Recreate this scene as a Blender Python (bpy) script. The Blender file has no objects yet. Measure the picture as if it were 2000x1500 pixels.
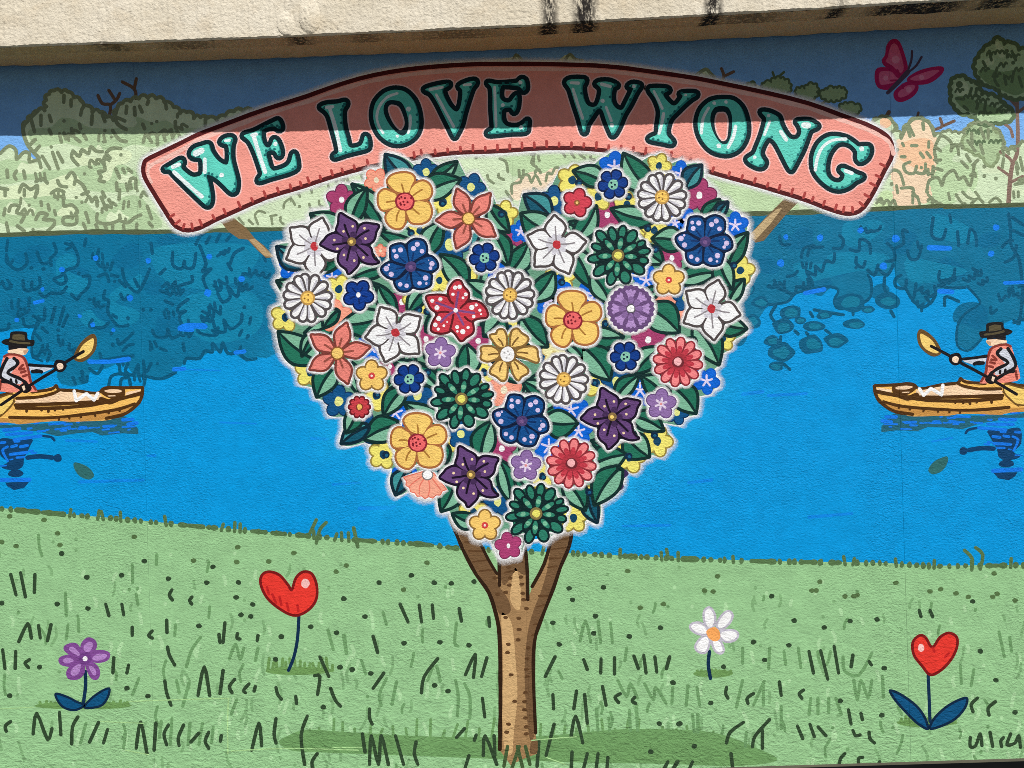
import bpy, math, random
from mathutils import Vector, Matrix
from mathutils.geometry import delaunay_2d_cdt as cdt

# ------------------------------------------------------------------ camera, sky, sun, exposure
sc = bpy.context.scene
S = 1/470.0          # metres on the wall per photograph pixel
TH = 0.031           # roll of the hand-held camera
DIST = 3.215         # camera to wall
ZC = 1.62            # eye height
CT, ST = math.cos(TH), math.sin(TH)
col = sc.collection

cam_d = bpy.data.cameras.new('camera')
cam_d.sensor_fit = 'HORIZONTAL'; cam_d.sensor_width = 36
cam_d.lens = 36*(DIST/S)/2000
cam_d.clip_end = 500
cam = bpy.data.objects.new('camera', cam_d); col.objects.link(cam)
cam.matrix_world = Matrix(((CT, ST, 0, 0), (0, 0, -1, -DIST), (-ST, CT, 0, ZC), (0, 0, 0, 1)))
sc.camera = cam

SUN_AZ = math.radians(22)      # to the right of the wall's normal
SUN_PROFILE = 1.30             # drop / depth of the beam's shadow
SUN_EL = math.atan(SUN_PROFILE*math.cos(SUN_AZ))
to_sun = Vector((math.sin(SUN_AZ)*math.cos(SUN_EL), -math.cos(SUN_AZ)*math.cos(SUN_EL), math.sin(SUN_EL)))
world = bpy.data.worlds.new('World'); sc.world = world; world.use_nodes = True
wn = world.node_tree
bgn = wn.nodes['Background']
skyn = wn.nodes.new('ShaderNodeTexSky'); skyn.sky_type = 'NISHITA'; skyn.sun_disc = False
skyn.sun_elevation = SUN_EL; skyn.sun_rotation = math.atan2(to_sun.x, to_sun.y)
wn.links.new(skyn.outputs[0], bgn.inputs[0]); bgn.inputs[1].default_value = 0.05
sun_d = bpy.data.lights.new('sun', 'SUN'); sun_d.energy = 5.0; sun_d.angle = math.radians(0.5)
sun_d.color = (1.0, 0.975, 0.94)
sun = bpy.data.objects.new('sun', sun_d); col.objects.link(sun)
sun.rotation_euler = to_sun.to_track_quat('Z', 'Y').to_euler()
sc.view_settings.view_transform = 'Standard'; sc.view_settings.look = 'None'
sc.view_settings.gamma = 1; sc.view_settings.exposure = -0.07
sc.render.engine = 'CYCLES'
sc.cycles.transparent_max_bounces = 40
sc.cycles.use_denoising = False
sc.cycles.pixel_filter_type = 'BLACKMAN_HARRIS'; sc.cycles.filter_width = 0.85

# ------------------------------------------------------------------ helpers
rnd = random.Random(7)
DZ = 1.0e-5           # thickness of one coat of paint

def lin(c):
    c /= 255.0
    return c/12.92 if c <= .04045 else ((c+.055)/1.055)**2.4
def W(p):             # photograph pixel -> (X, Z) on the wall
    u, v = (p[0]-1000)*S, (750-p[1])*S
    return (u*CT+v*ST, ZC-u*ST+v*CT)
def WL(p):            # pixel offset -> (X, Z) offset
    u, v = p[0]*S, -p[1]*S
    return (u*CT+v*ST, -u*ST+v*CT)
def T(ox, oy, k):     # flat list of coordinates in an enlargement -> list of photograph pixels
    return lambda *a: [(ox+a[i]/k, oy+a[i+1]/k) for i in range(0, len(a)-1, 2)]
def L(cx, cy, k):     # the same, relative to a centre
    return lambda *a: [((a[i]-cx)/k, (a[i+1]-cy)/k) for i in range(0, len(a)-1, 2)]

def link_group():
    g = bpy.data.node_groups.new('wall_relief', 'ShaderNodeTree')
    g.interface.new_socket('Strength', in_out='INPUT', socket_type='NodeSocketFloat')
    g.interface.new_socket('Normal', in_out='OUTPUT', socket_type='NodeSocketVector')
    g.interface.new_socket('Grain', in_out='OUTPUT', socket_type='NodeSocketFloat')
    n = g.nodes; l = g.links
    gi = n.new('NodeGroupInput'); go = n.new('NodeGroupOutput')
    geo = n.new('ShaderNodeNewGeometry')
    mp = n.new('ShaderNodeMapping'); mp.inputs['Scale'].default_value = (0.62, 0.0, 1.0)
    mp.inputs['Rotation'].default_value = (0, math.radians(12), 0)
    l.new(geo.outputs['Position'], mp.inputs['Vector'])
    a = n.new('ShaderNodeTexNoise'); a.inputs['Scale'].default_value = 125; a.inputs['Detail'].default_value = 3
    a.inputs['Roughness'].default_value = .55; a.inputs['Distortion'].default_value = .9
    b = n.new('ShaderNodeTexNoise'); b.inputs['Scale'].default_value = 7; b.inputs['Detail'].default_value = 4
    l.new(mp.outputs[0], a.inputs['Vector']); l.new(mp.outputs[0], b.inputs['Vector'])
    sx = n.new('ShaderNodeSeparateXYZ'); l.new(geo.outputs['Position'], sx.inputs[0])
    # butt joints of the wall sheets: fine grooves that read through the paint
    total = None
    def mth(op, x, y=None):
        m = n.new('ShaderNodeMath'); m.operation = op
        for i, q in enumerate((x, y)):
            if q is None: continue
            if isinstance(q, (int, float)): m.inputs[i].default_value = q
            else: l.new(q, m.inputs[i])
        return m.outputs[0]
    for xj, wd, dp in JOINTS:
        d = mth('ABSOLUTE', mth('SUBTRACT', sx.outputs['X'], xj))
        q = mth('MULTIPLY', mth('SUBTRACT', 1.0, mth('MINIMUM', mth('DIVIDE', d, wd), 1.0)), dp)
        total = q if total is None else mth('ADD', total, q)
    # thicker and thinner coats: broad patches, roller lanes, and a lumpier skirt near the ground
    c = n.new('ShaderNodeTexNoise'); c.inputs['Scale'].default_value = 2.3; c.inputs['Detail'].default_value = 3
    l.new(geo.outputs['Position'], c.inputs['Vector'])
    m2 = n.new('ShaderNodeMapping'); m2.inputs['Scale'].default_value = (5.5, 0, .5); l.new(geo.outputs['Position'], m2.inputs['Vector'])
    d_ = n.new('ShaderNodeTexNoise'); d_.inputs['Scale'].default_value = 1.0; d_.inputs['Detail'].default_value = 2; l.new(m2.outputs[0], d_.inputs['Vector'])
    def ramp(v, a0, a1, b0, b1):
        q = n.new('ShaderNodeMapRange'); q.inputs['From Min'].default_value = a0; q.inputs['From Max'].default_value = a1
        q.inputs['To Min'].default_value = b0; q.inputs['To Max'].default_value = b1; l.new(v, q.inputs['Value']); return q.outputs[0]
    coat = mth('MULTIPLY', ramp(c.outputs['Fac'], .35, .65, .55, 1.15), ramp(d_.outputs['Fac'], .35, .65, .75, 1.15))
    skirt = ramp(sx.outputs['Z'], .05, .9, 1.0, 0)
    e_ = n.new('ShaderNodeTexNoise'); e_.inputs['Scale'].default_value = 30; e_.inputs['Detail'].default_value = 5; e_.inputs['Distortion'].default_value = 1.6
    l.new(mp.outputs[0], e_.inputs['Vector'])
    h = mth('ADD', mth('MULTIPLY', a.outputs['Fac'], coat), mth('MULTIPLY', b.outputs['Fac'], 1.2))
    h = mth('ADD', h, mth('MULTIPLY', mth('MULTIPLY', e_.outputs['Fac'], skirt), 1.6))
    h = mth('SUBTRACT', h, total)
    bp = n.new('ShaderNodeBump'); bp.inputs['Distance'].default_value = .0085
    l.new(gi.outputs['Strength'], bp.inputs['Strength']); l.new(h, bp.inputs['Height'])
    l.new(bp.outputs[0], go.inputs['Normal']); l.new(a.outputs['Fac'], go.inputs['Grain'])
    return g
JOINTS = [(W((272, 500))[0], .0026, -.30), (W((1000, 320))[0], .002, .25), (W((1748, 500))[0], .0022, .6)]
RELIEF = link_group()

MATS = {}
def paint_mat(rgb, soft=False, strength=.54, vary=.10, rough=.62):
    key = (tuple(rgb), soft, strength)
    if key in MATS: return MATS[key]
    m = bpy.data.materials.new('paint_%02x%02x%02x%s' % (int(rgb[0]), int(rgb[1]), int(rgb[2]), '_soft' if soft else ''))
    m.use_nodes = True; nt = m.node_tree; n = nt.nodes; l = nt.links
    b = n['Principled BSDF']; b.inputs['Roughness'].default_value = rough
    b.inputs['Specular IOR Level'].default_value = .12
    g = n.new('ShaderNodeGroup'); g.node_tree = RELIEF; g.inputs['Strength'].default_value = strength
    l.new(g.outputs['Normal'], b.inputs['Normal'])
    c = [min(.9, lin(x)) for x in rgb]
    geo = n.new('ShaderNodeNewGeometry')
    nz = n.new('ShaderNodeTexNoise'); nz.inputs['Scale'].default_value = 14; nz.inputs['Detail'].default_value = 5
    nz.inputs['Roughness'].default_value = .65
    l.new(geo.outputs['Position'], nz.inputs['Vector'])
    mr = n.new('ShaderNodeMapRange'); mr.inputs['From Min'].default_value = .3; mr.inputs['From Max'].default_value = .7
    l.new(nz.outputs['Fac'], mr.inputs['Value'])
    mx = n.new('ShaderNodeMix'); mx.data_type = 'RGBA'
    mx.inputs[6].default_value = [x*(1-vary) for x in c]+[1]
    mx.inputs[7].default_value = [min(.92, x*(1+vary*.8)) for x in c]+[1]
    l.new(mr.outputs[0], mx.inputs[0]); l.new(mx.outputs[2], b.inputs['Base Color'])
    if soft:
        at = n.new('ShaderNodeAttribute'); at.attribute_name = 'alpha'
        tr = n.new('ShaderNodeBsdfTransparent'); ms = n.new('ShaderNodeMixShader')
        # spray stipple: every speck is either paint or bare
        sc_ = n.new('ShaderNodeVectorMath'); sc_.operation = 'MULTIPLY'; sc_.inputs[1].default_value = (2300, 0, 2300); l.new(geo.outputs['Position'], sc_.inputs[0])
        fl = n.new('ShaderNodeVectorMath'); fl.operation = 'FLOOR'; l.new(sc_.outputs[0], fl.inputs[0])
        wnz = n.new('ShaderNodeTexWhiteNoise'); l.new(fl.outputs[0], wnz.inputs['Vector'])
        gt = n.new('ShaderNodeMath'); gt.operation = 'GREATER_THAN'; l.new(at.outputs['Fac'], gt.inputs[0]); l.new(wnz.outputs['Value'], gt.inputs[1])
        l.new(gt.outputs[0], ms.inputs[0]); l.new(tr.outputs[0], ms.inputs[1]); l.new(b.outputs[0], ms.inputs[2])
        l.new(ms.outputs[0], n['Material Output'].inputs['Surface'])
    MATS[key] = m
    return m

def catmull(pts, closed=True, sub=4):
    n = len(pts); out = []
    if n < 3: return list(pts)
    rng = range(n) if closed else range(n-1)
    for i in rng:
        if closed: p0, p1, p2, p3 = pts[i-1], pts[i], pts[(i+1) % n], pts[(i+2) % n]
        else: p0, p1, p2, p3 = pts[max(0, i-1)], pts[i], pts[i+1], pts[min(n-1, i+2)]
        for s in range(sub):
            t = s/sub; t2 = t*t; t3 = t2*t
            out.append(tuple(.5*((2*p1[k])+(-p0[k]+p2[k])*t+(2*p0[k]-5*p1[k]+4*p2[k]-p3[k])*t2+(-p0[k]+3*p1[k]-3*p2[k]+p3[k])*t3) for k in (0, 1)))
    if not closed: out.append(pts[-1])
    return out
def circ(x, y, r, n=10, ry=None, rot=0):
    ry = r if ry is None else ry; c, s = math.cos(rot), math.sin(rot); o = []
    for i in range(n):
        a = 2*math.pi*i/n; p, q = r*math.cos(a), ry*math.sin(a)
        o.append((x+p*c-q*s, y+p*s+q*c))
    return o
def stroke(pts, w, closed=False, sub=3, smooth=True, jit=0.0, nj=8):
    """brush stroke as a list of overlapping polygons (merged later)"""
    if smooth and len(pts) > 2: pts = catmull(pts, closed, sub)
    P = []; n = len(pts); ws = w if isinstance(w, (list, tuple)) else None
    def wd(i):
        t = i/max(1, n-1)
        base = (ws[0]*(1-t)+ws[1]*t) if ws else w
        return base*.5*(1+jit*rnd.uniform(-1, 1))
    W_ = [wd(i) for i in range(n)]
    for i in range(n if closed else n-1):
        a, b = pts[i], pts[(i+1) % n]; dx, dy = b[0]-a[0], b[1]-a[1]; l = math.hypot(dx, dy)
        if l < 1e-4: continue
        nx, ny = -dy/l, dx/l; ra, rb = W_[i], W_[(i+1) % n]
        P.append([(a[0]-nx*ra, a[1]-ny*ra), (b[0]-nx*rb, b[1]-ny*rb), (b[0]+nx*rb, b[1]+ny*rb), (a[0]+nx*ra, a[1]+ny*ra)])
    for i, p in enumerate(pts): P.append(circ(p[0], p[1], W_[i], nj))
    return P
def blob(x, y, r, ry=None, rot=0, wob=.12):
    ry = r if ry is None else ry
    pts = []
    for i in range(9):
        a = 2*math.pi*i/9; k = 1+wob*rnd.uniform(-1, 1)
        p, q = r*k*math.cos(a), ry*k*math.sin(a); c, s = math.cos(rot), math.sin(rot)
        pts.append((x+p*c-q*s, y+p*s+q*c))
    return catmull(pts, True, 2)

def tris(polys, test=None):
    vs, fs = [], []
    for p in polys:
        if sum(p[i-1][0]*p[i][1]-p[i][0]*p[i-1][1] for i in range(len(p))) < 0: p = p[::-1]
        fs.append(list(range(len(vs), len(vs)+len(p)))); vs += [Vector(q) for q in p]
    r = cdt(vs, [], fs, 0, 1e-4)
    keep = [f for f, o in zip(r[2], r[5]) if (test(o) if test else o)]
    return [tuple(v) for v in r[0]], keep
def mesh_of(name, V, F, layer, mat, local=False, alpha=None):
    used = sorted({i for f in F for i in f}); ix = {j: i for i, j in enumerate(used)}
    f3 = WL if local else W; y = -layer*DZ
    co = []
    for j in used:
        X, Z = f3(V[j]); co.append((X, y, Z))
    me = bpy.data.meshes.new(name)
    me.from_pydata(co, [], [[ix[i] for i in f] for f in F])
    me.materials.append(mat)
    if alpha is not None:
        at = me.attributes.new('alpha', 'FLOAT', 'POINT')
        for i, j in enumerate(used): at.data[i].value = alpha[j]
    me.update()
    return me
def obj(name, me, parent=None, label=None, loc=None, rot=0, kind=None):
    o = bpy.data.objects.new(name, me); col.objects.link(o)
    if parent: o.parent = parent
    if loc: o.location = loc
    if rot: o.rotation_euler = (0, rot, 0)
    if label: o['label'] = label
    if kind: o['kind'] = kind
    return o
def components(V, F, small=13.0):
    """separate pieces of paint: the large ones singly, the tiny ones together"""
    up = {}
    def find(i):
        while up.setdefault(i, i) != i:
            up[i] = up[up[i]]; i = up[i]
        return i
    for f in F:
        a = find(f[0])
        for j in f[1:]: up[find(j)] = a
    g = {}
    for f in F: g.setdefault(find(f[0]), []).append(f)
    big, tiny = [], []
    for fs in g.values():
        xs_ = [V[i][0] for f in fs for i in f]; ys_ = [V[i][1] for f in fs for i in f]
        d = max(max(xs_)-min(xs_), max(ys_)-min(ys_))
        (big if d >= small or len(g) == 1 else tiny).append((d, fs))
    big.sort(key=lambda q: -q[0])
    return [b for _, b in big], [f for _, fs in tiny for f in fs], len(tiny)
def single(n): return n[:-1] if n.endswith('s') and not n.endswith('ss') and n != 'petals' else n
def paint(name, polys, rgb, layer, parent, label=None, local=False, test=None, kind=None, **kw):
    V, F = tris(polys, test); m = paint_mat(rgb, **kw)
    big, tiny, nt = ([F], [], 0) if kind == 'stuff' else components(V, F)
    first = None; nb = len(big)+(1 if tiny else 0)
    for b in big:
        n = single(name) if nb > 1 and first is not None or nb > 1 and parent is not wall else name
        o = obj(n, mesh_of(n, V, b, layer, m, local), parent if (first is None or parent is not wall) else first, label if first is None else None, kind=kind)
        first = first or o
    if tiny:
        o = obj(name, mesh_of(name, V, tiny, layer, m, local), parent if (first is None or parent is not wall) else first, label if first is None else None, kind='stuff' if nt > 1 else None)
        first = first or o
    return first
def paint_in(name, P, d, rgb, layer, parent, **kw):
    """fill of an outline, kept d inside its edge"""
    return paint(name, [P]+stroke(P, 2*d, True, smooth=False, nj=6), rgb, layer, parent, test=lambda o: 0 in o and len(o) == 1, **kw)
def bumpy(pts, step, bulge, closed=False):
    """leafy edge: little round bumps along a path"""
    Q = list(pts)+([pts[0]] if closed else []); out = []; acc = [Q[0]]; rest = 0.0
    for a, b in zip(Q, Q[1:]):
        l = math.hypot(b[0]-a[0], b[1]-a[1]); t = step*rnd.uniform(.75, 1.25)-rest
        while t < l:
            acc.append((a[0]+(b[0]-a[0])*t/l, a[1]+(b[1]-a[1])*t/l)); t += step*rnd.uniform(.75, 1.25)
        rest = step-(t-l) if t-l < step else 0
    if not closed: acc.append(Q[-1])
    sg = 1
    if closed and sum(pts[i-1][0]*pts[i][1]-pts[i][0]*pts[i-1][1] for i in range(len(pts))) < 0: sg = -1
    n_ = len(acc)
    for i in range(n_ if closed else n_-1):
        a, b = acc[i], acc[(i+1) % n_]; dx, dy = b[0]-a[0], b[1]-a[1]; l = math.hypot(dx, dy)
        if l < 2: continue
        nx, ny = dy/l*sg, -dx/l*sg; h = bulge*min(1, l/step)*rnd.uniform(.7, 1.2)
        out.append(a)
        for t, k in ((.22, .72), (.5, 1.0), (.78, .72)): out.append((a[0]+dx*t+nx*h*k, a[1]+dy*t+ny*h*k))
    if not closed: out.append(acc[-1])
    return out
def offset(pts, d):
    n = len(pts); A = sum(pts[i][0]*pts[(i+1) % n][1]-pts[(i+1) % n][0]*pts[i][1] for i in range(n))
    s = 1 if A > 0 else -1; out = []
    for i in range(n):
        a, b, c = pts[i-1], pts[i], pts[(i+1) % n]
        tx, ty = c[0]-a[0], c[1]-a[1]; l = math.hypot(tx, ty) or 1
        out.append((b[0]+s*ty/l*d, b[1]-s*tx/l*d))
    return out
def soft_ring(name, inner, outer, rgb, layer, parent, a0=1.0, a1=0.0, local=False, fill=False, mid=None, loc=None):
    """airbrushed edge: opaque on the inner line, gone on the outer one"""
    n = len(inner); rings = [(inner, a0)]
    steps = 4
    for k in range(1, steps+1):
        t = k/steps; al = min(a0, a1+(a0-a1)*1.25*(1-t)**1.25)
        rings.append(([(inner[i][0]*(1-t)+outer[i][0]*t, inner[i][1]*(1-t)+outer[i][1]*t) for i in range(n)], al))
    V, A, F = [], [], []
    for pts, al in rings: V += pts; A += [al]*n
    for k in range(steps):
        for i in range(n):
            j = (i+1) % n
            F.append([k*n+i, k*n+j, (k+1)*n+j, (k+1)*n+i])
    if fill:
        cx = sum(p[0] for p in inner)/n; cy = sum(p[1] for p in inner)/n
        V.append((cx, cy)); A.append(a0)
        for i in range(n): F.append([len(V)-1, i, (i+1) % n])
    me = mesh_of(name, V, F, layer, paint_mat(rgb, soft=True), local, A)
    return obj(name, me, parent, loc=loc)

# ------------------------------------------------------------------ the setting: ground in front of the wall
def plain_mat(name, c1, c2, scale, rough=.85, bump=.4, dist=.01, detail=6):
    m = bpy.data.materials.new(name); m.use_nodes = True; nt = m.node_tree; n = nt.nodes; l = nt.links
    b = n['Principled BSDF']; b.inputs['Roughness'].default_value = rough; b.inputs['Specular IOR Level'].default_value = .25
    geo = n.new('ShaderNodeNewGeometry')
    nz = n.new('ShaderNodeTexNoise'); nz.inputs['Scale'].default_value = scale; nz.inputs['Detail'].default_value = detail
    l.new(geo.outputs['Position'], nz.inputs['Vector'])
    mx = n.new('ShaderNodeMix'); mx.data_type = 'RGBA'; mx.inputs[6].default_value = (*c1, 1); mx.inputs[7].default_value = (*c2, 1)
    mr = n.new('ShaderNodeMapRange'); mr.inputs['From Min'].default_value = .3; mr.inputs['From Max'].default_value = .7
    l.new(nz.outputs['Fac'], mr.inputs['Value']); l.new(mr.outputs[0], mx.inputs[0]); l.new(mx.outputs[2], b.inputs['Base Color'])
    n2 = n.new('ShaderNodeTexNoise'); n2.inputs['Scale'].default_value = scale*9; n2.inputs['Detail'].default_value = 4
    l.new(geo.outputs['Position'], n2.inputs['Vector'])
    bp = n.new('ShaderNodeBump'); bp.inputs['Strength'].default_value = bump; bp.inputs['Distance'].default_value = dist
    l.new(n2.outputs['Fac'], bp.inputs['Height']); l.new(bp.outputs[0], b.inputs['Normal'])
    return m
def box_mesh(name, x0, x1, y0, y1, z0, z1, mat):
    v = [(x, y, z) for z in (z0, z1) for y in (y0, y1) for x in (x0, x1)]
    f = [(0, 2, 3, 1), (4, 5, 7, 6), (0, 1, 5, 4), (2, 6, 7, 3), (0, 4, 6, 2), (1, 3, 7, 5)]
    me = bpy.data.meshes.new(name); me.from_pydata(v, [], f); me.materials.append(mat); me.update()
    return me
ground_m = plain_mat('footpath_concrete', (.075, .062, .048), (.11, .092, .07), 3)
g = bpy.data.meshes.new('ground')
g.from_pydata([(-60, -60, 0), (60, -60, 0), (60, 60, 0), (-60, 60, 0)], [], [(0, 1, 2, 3)]); g.materials.append(ground_m)
ground = obj('ground', g); ground['kind'] = 'structure'; ground['label'] = 'pale concrete ground at the foot of the painted wall'

# ------------------------------------------------------------------ the painted wall
wall = bpy.data.objects.new('painted_mural', None); col.objects.link(wall)
wall['label'] = 'rendered wall painted with a mural of a heart of flowers beside a river'
wall['category'] = 'mural'; wall['kind'] = 'thing'
SKY = (122, 178, 238)
WTOP = ZC+1.75
xs = [-5.2]+[j[0] for j in JOINTS]+[5.2]
for i in range(4):
    gap = .0002
    obj('wall_panel', box_mesh('wall_panel', xs[i]+gap, xs[i+1]-gap, 0, .16, -.02, WTOP, paint_mat(SKY)), wall)

# ------------------------------------------------------------------ the concrete beam over the wall
beam = bpy.data.objects.new('concrete_beam', None); col.objects.link(beam)
beam['label'] = 'weathered cream concrete beam overhanging the top of the painted wall'
beam['category'] = 'beam'; beam['kind'] = 'thing'
def beam_mat(name, under=False):
    m = bpy.data.materials.new(name); m.use_nodes = True; nt = m.node_tree; n = nt.nodes; l = nt.links
    b = n['Principled BSDF']; b.inputs['Roughness'].default_value = .85; b.inputs['Specular IOR Level'].default_value = .2
    geo = n.new('ShaderNodeNewGeometry')
    def noise(scale, detail=5, vec=None, rough=.6):
        q = n.new('ShaderNodeTexNoise'); q.inputs['Scale'].default_value = scale; q.inputs['Detail'].default_value = detail
        q.inputs['Roughness'].default_value = rough
        l.new(vec or geo.outputs['Position'], q.inputs['Vector']); return q.outputs['Fac']
    def rng(v, a, c, o0=0, o1=1):
        q = n.new('ShaderNodeMapRange'); q.inputs['From Min'].default_value = a; q.inputs['From Max'].default_value = c
        q.inputs['To Min'].default_value = o0; q.inputs['To Max'].default_value = o1
        l.new(v, q.inputs['Value']); return q.outputs[0]
    def mix(f, c1, c2):
        q = n.new('ShaderNodeMix'); q.data_type = 'RGBA'
        for i, c in ((6, c1), (7, c2)):
            if isinstance(c, tuple): q.inputs[i].default_value = (*c, 1)
            else: l.new(c, q.inputs[i])
        l.new(f, q.inputs[0]); return q.outputs[2]
    def mth(op, x, y):
        q = n.new('ShaderNodeMath'); q.operation = op
        for i, v in enumerate((x, y)):
            if isinstance(v, (int, float)): q.inputs[i].default_value = v
            else: l.new(v, q.inputs[i])
        return q.outputs[0]
    base = mix(rng(noise(2.2), .35, .65), (.68, .60, .45), (.80, .73, .59))
    base = mix(rng(noise(9), .5, .72, 0, .5), base, (.62, .50, .33))
    at = n.new('ShaderNodeAttribute'); at.attribute_name = 'stain'
    mp = n.new('ShaderNodeMapping'); mp.inputs['Scale'].default_value = (1, 1, .35); l.new(geo.outputs['Position'], mp.inputs['Vector'])
    st = mth('MULTIPLY', at.outputs['Fac'], rng(noise(62, 9, mp.outputs[0], .8), .40, .50))
    if under:
        base = mix(rng(noise(30, 6), .40, .70, .75, 1.0), base, (.74, .47, .22))
    pores = rng(noise(120, 3), .30, .36, .55, 0)
    base = mix(pores, base, (.16, .12, .08))
    base = mix(st, base, (.022, .018, .015))
    l.new(base, b.inputs['Base Color'])
    h = mth('ADD', noise(75, 4), mth('MULTIPLY', noise(13, 4), 1.4))
    bp = n.new('ShaderNodeBump'); bp.inputs['Strength'].default_value = .6; bp.inputs['Distance'].default_value = .008
    l.new(h, bp.inputs['Height']); l.new(bp.outputs[0], b.inputs['Normal'])
    return m
BM, BU = beam_mat('beam_render'), beam_mat('beam_underside', True)
STA = [(-1500, 175, .190), (0, 133, .213), (500, 118, .224), (1000, 100, .242), (1500, 75, .262), (2000, 48, .280), (3500, -34, .320)]
def st_at(px):
    for a, b in zip(STA, STA[1:]):
        if px <= b[0]:
            t = (px-a[0])/(b[0]-a[0]); return a[1]*(1-t)+b[1]*t, a[2]*(1-t)+b[2]*t
    return STA[-1][1:]
STAINS = [(1068, .026, 1, 1.0), (1132, .036, 1.0, 1.2), (1362, .028, 1.0, 1.2), (1588, .024, .9, .6), (1735, .13, 1.0, .12), (1880, .06, .7, .08),
          (1960, .04, .4, .05), (610, .035, .55, .12), (265, .05, .4, .1), (900, .12, .3, .08), (1430, .1, .35, .08), (400, .08, .3, .1), (730, .05, .3, .1)]
def beam_strip(name, prof, mat, stain_fn, nx=340):
    """prof: list of (depth factor, depth add, z add)"""
    V, F, A = [], [], []
    r = random.Random(3)
    for i in range(nx+1):
        px = -1500+5000*i/nx; yj, d = st_at(px); X, Z = W((px, yj))
        for k, (df, da, dz) in enumerate(prof):
            jz = r.uniform(-1, 1)*.0016+.0018*math.sin(px*.043+k)*math.sin(px*.0171) if k else 0
            V.append((X, -(d*df+da)+r.uniform(-1, 1)*.0010, Z+dz+jz)); A.append(stain_fn(px, k))
    m = len(prof)
    for i in range(nx):
        for k in range(m-1):
            a = i*m+k; F.append((a, a+1, a+m+1, a+m))
    me = bpy.data.meshes.new(name); me.from_pydata(V, [], F); me.materials.append(mat)
    at = me.attributes.new('stain', 'FLOAT', 'POINT')
    for i, a in enumerate(A): at.data[i].value = a
    for p in me.polygons: p.use_smooth = False
    me.update()
    return obj(name, me, beam)
def stain_amt(px, boost=1.0, up=False):
    s = 0
    for cx, w, a, u in STAINS:
        d = abs(px-cx)*S/w
        if d < 1.6: s = max(s, a*(u if up else 1)*max(0, 1-(d/1.6)**2))
    return min(1, s*boost)
beam_strip('beam_soffit', [(0, .02, .10), (0, .018, .0), (.30, 0, .001), (.63, 0, .0)], BU, lambda px, k: .05+.3*stain_amt(px, .5) if k == 3 else .04)
beam_strip('drip_step', [(.63, .0, .0), (.64, .002, -.009), (.82, 0, -.010), (.97, 0, -.010)], BU, lambda px, k: .30+1.2*stain_amt(px, 1.0))
beam_strip('beam_face', [(.97, 0, -.010), (1.0, 0, -.004), (1.0, .002, .05), (1.0, .004, .12), (1.0, .004, .25), (1.0, .004, .62)], BM,
           lambda px, k: stain_amt(px, 1.0, True)*(1.0 if k < 4 else .6), 1030)
beam_strip('beam_top', [(1.0, .004, .62), (.5, 0, .635), (0, -.4, .65)], BM, lambda px, k: .2)
# patch of plaster pushed out of the face
def lump(px, py, rx, rz, d):
    yj, dep = st_at(px); X, Z = W((px, py)); k = (DIST-dep)/DIST; X *= k; Z = ZC+(Z-ZC)*k
    V, F = [], []; n = 22; rr = random.Random(px)
    for i in range(n+1):
        for j in range(n+1):
            a, b = (i/n-.5)*2, (j/n-.5)*2; q = max(0, 1-(a*a+b*b)**.5)
            h = (q**.6)*d*(.75+.5*rr.random()) if q > 0 else -.004
            V.append((X+a*rx, -dep-.002-h, Z+b*rz))
    for i in range(n):
        for j in range(n):
            a = i*(n+1)+j; F.append((a, a+n+1, a+n+2, a+1))
    me = bpy.data.meshes.new('plaster_patch'); me.from_pydata(V, [], F); me.materials.append(BM); me.update()
    for p in me.polygons: p.use_smooth = True
    obj('plaster_patch', me, beam)
lump(605, 30, .045, .075, .012); lump(560, 45, .04, .05, .006)

# ------------------------------------------------------------------ far bank: bushes and trees
LEAFY = (206, 225, 188); OLIVE = (130, 143, 112); MIDLEAF = (178, 204, 160); PEACH = (246, 214, 182)
a1, a4, b1, b4 = T(0, 0, 4), T(1500, 0, 4), T(0, 375, 4), T(1500, 375, 4)
skyL = a1(-5600, 1360, -300, 1190, 0, 1200, 70, 1140, 140, 1210, 210, 1190, 270, 1250, 305, 1235, 215, 1130, 180, 1000, 235, 925, 310, 850, 365, 870, 360, 780, 400, 710, 460, 705,
          500, 740, 545, 705, 575, 765, 625, 770, 640, 850, 690, 830, 730, 890, 800, 870, 840, 930, 890, 940, 930, 810, 1000, 800, 1090, 770, 1190, 760, 1290, 800,
          1360, 840, 1390, 890, 1450, 870, 1520, 930, 1600, 910, 1680, 945, 1750, 910, 1850, 860, 1930, 870, 2000, 870)
SKL = bumpy(skyL[9:], 17, 6)
skyM = [(560, 205), (700, 150), (900, 125), (1000, 112), (1008, 106), (1018, 118), (1090, 118), (1103, 108), (1115, 106), (1128, 116), (1140, 122), (1230, 150), (1350, 152), (1363, 140), (1378, 133), (1390, 148),
        (1440, 168), (1470, 160), (1500, 178), (1560, 200), (1640, 226), (1690, 238)]
skyR = a4(820, 950, 900, 905, 960, 930, 990, 1000, 1040, 1080, 1100, 960, 1170, 920, 1260, 960, 1300, 1060, 1330, 1050, 1400, 1030, 1530, 1050, 1570, 980, 1640, 960, 1740, 975, 1770, 1010, 1835, 1090, 1830, 1180, 1900, 1195, 1960, 1140, 2040, 1110, 2400, 1080, 4000, 1000, 7600, 900)
skyR = bumpy(skyR, 16, 5.5); skyL = skyL[:9]+SKL
wline = [(-1400, 500), (0, 458), (60, 455), (180, 452), (290, 452), (420, 449), (560, 446), (760, 440), (1000, 432), (1250, 424), (1440, 418), (1560, 415), (1720, 408), (1850, 402), (2000, 400), (3400, 356)]
bush = paint('painted_far_bank', [skyL+skyM+skyR+wline[::-1]], LEAFY, 4, wall, 'pale green painted bushes along the far bank')
def on_bank(name, polys, rgb, layer, **kw): return paint(name, polys, rgb, layer, bush, **kw)
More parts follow.
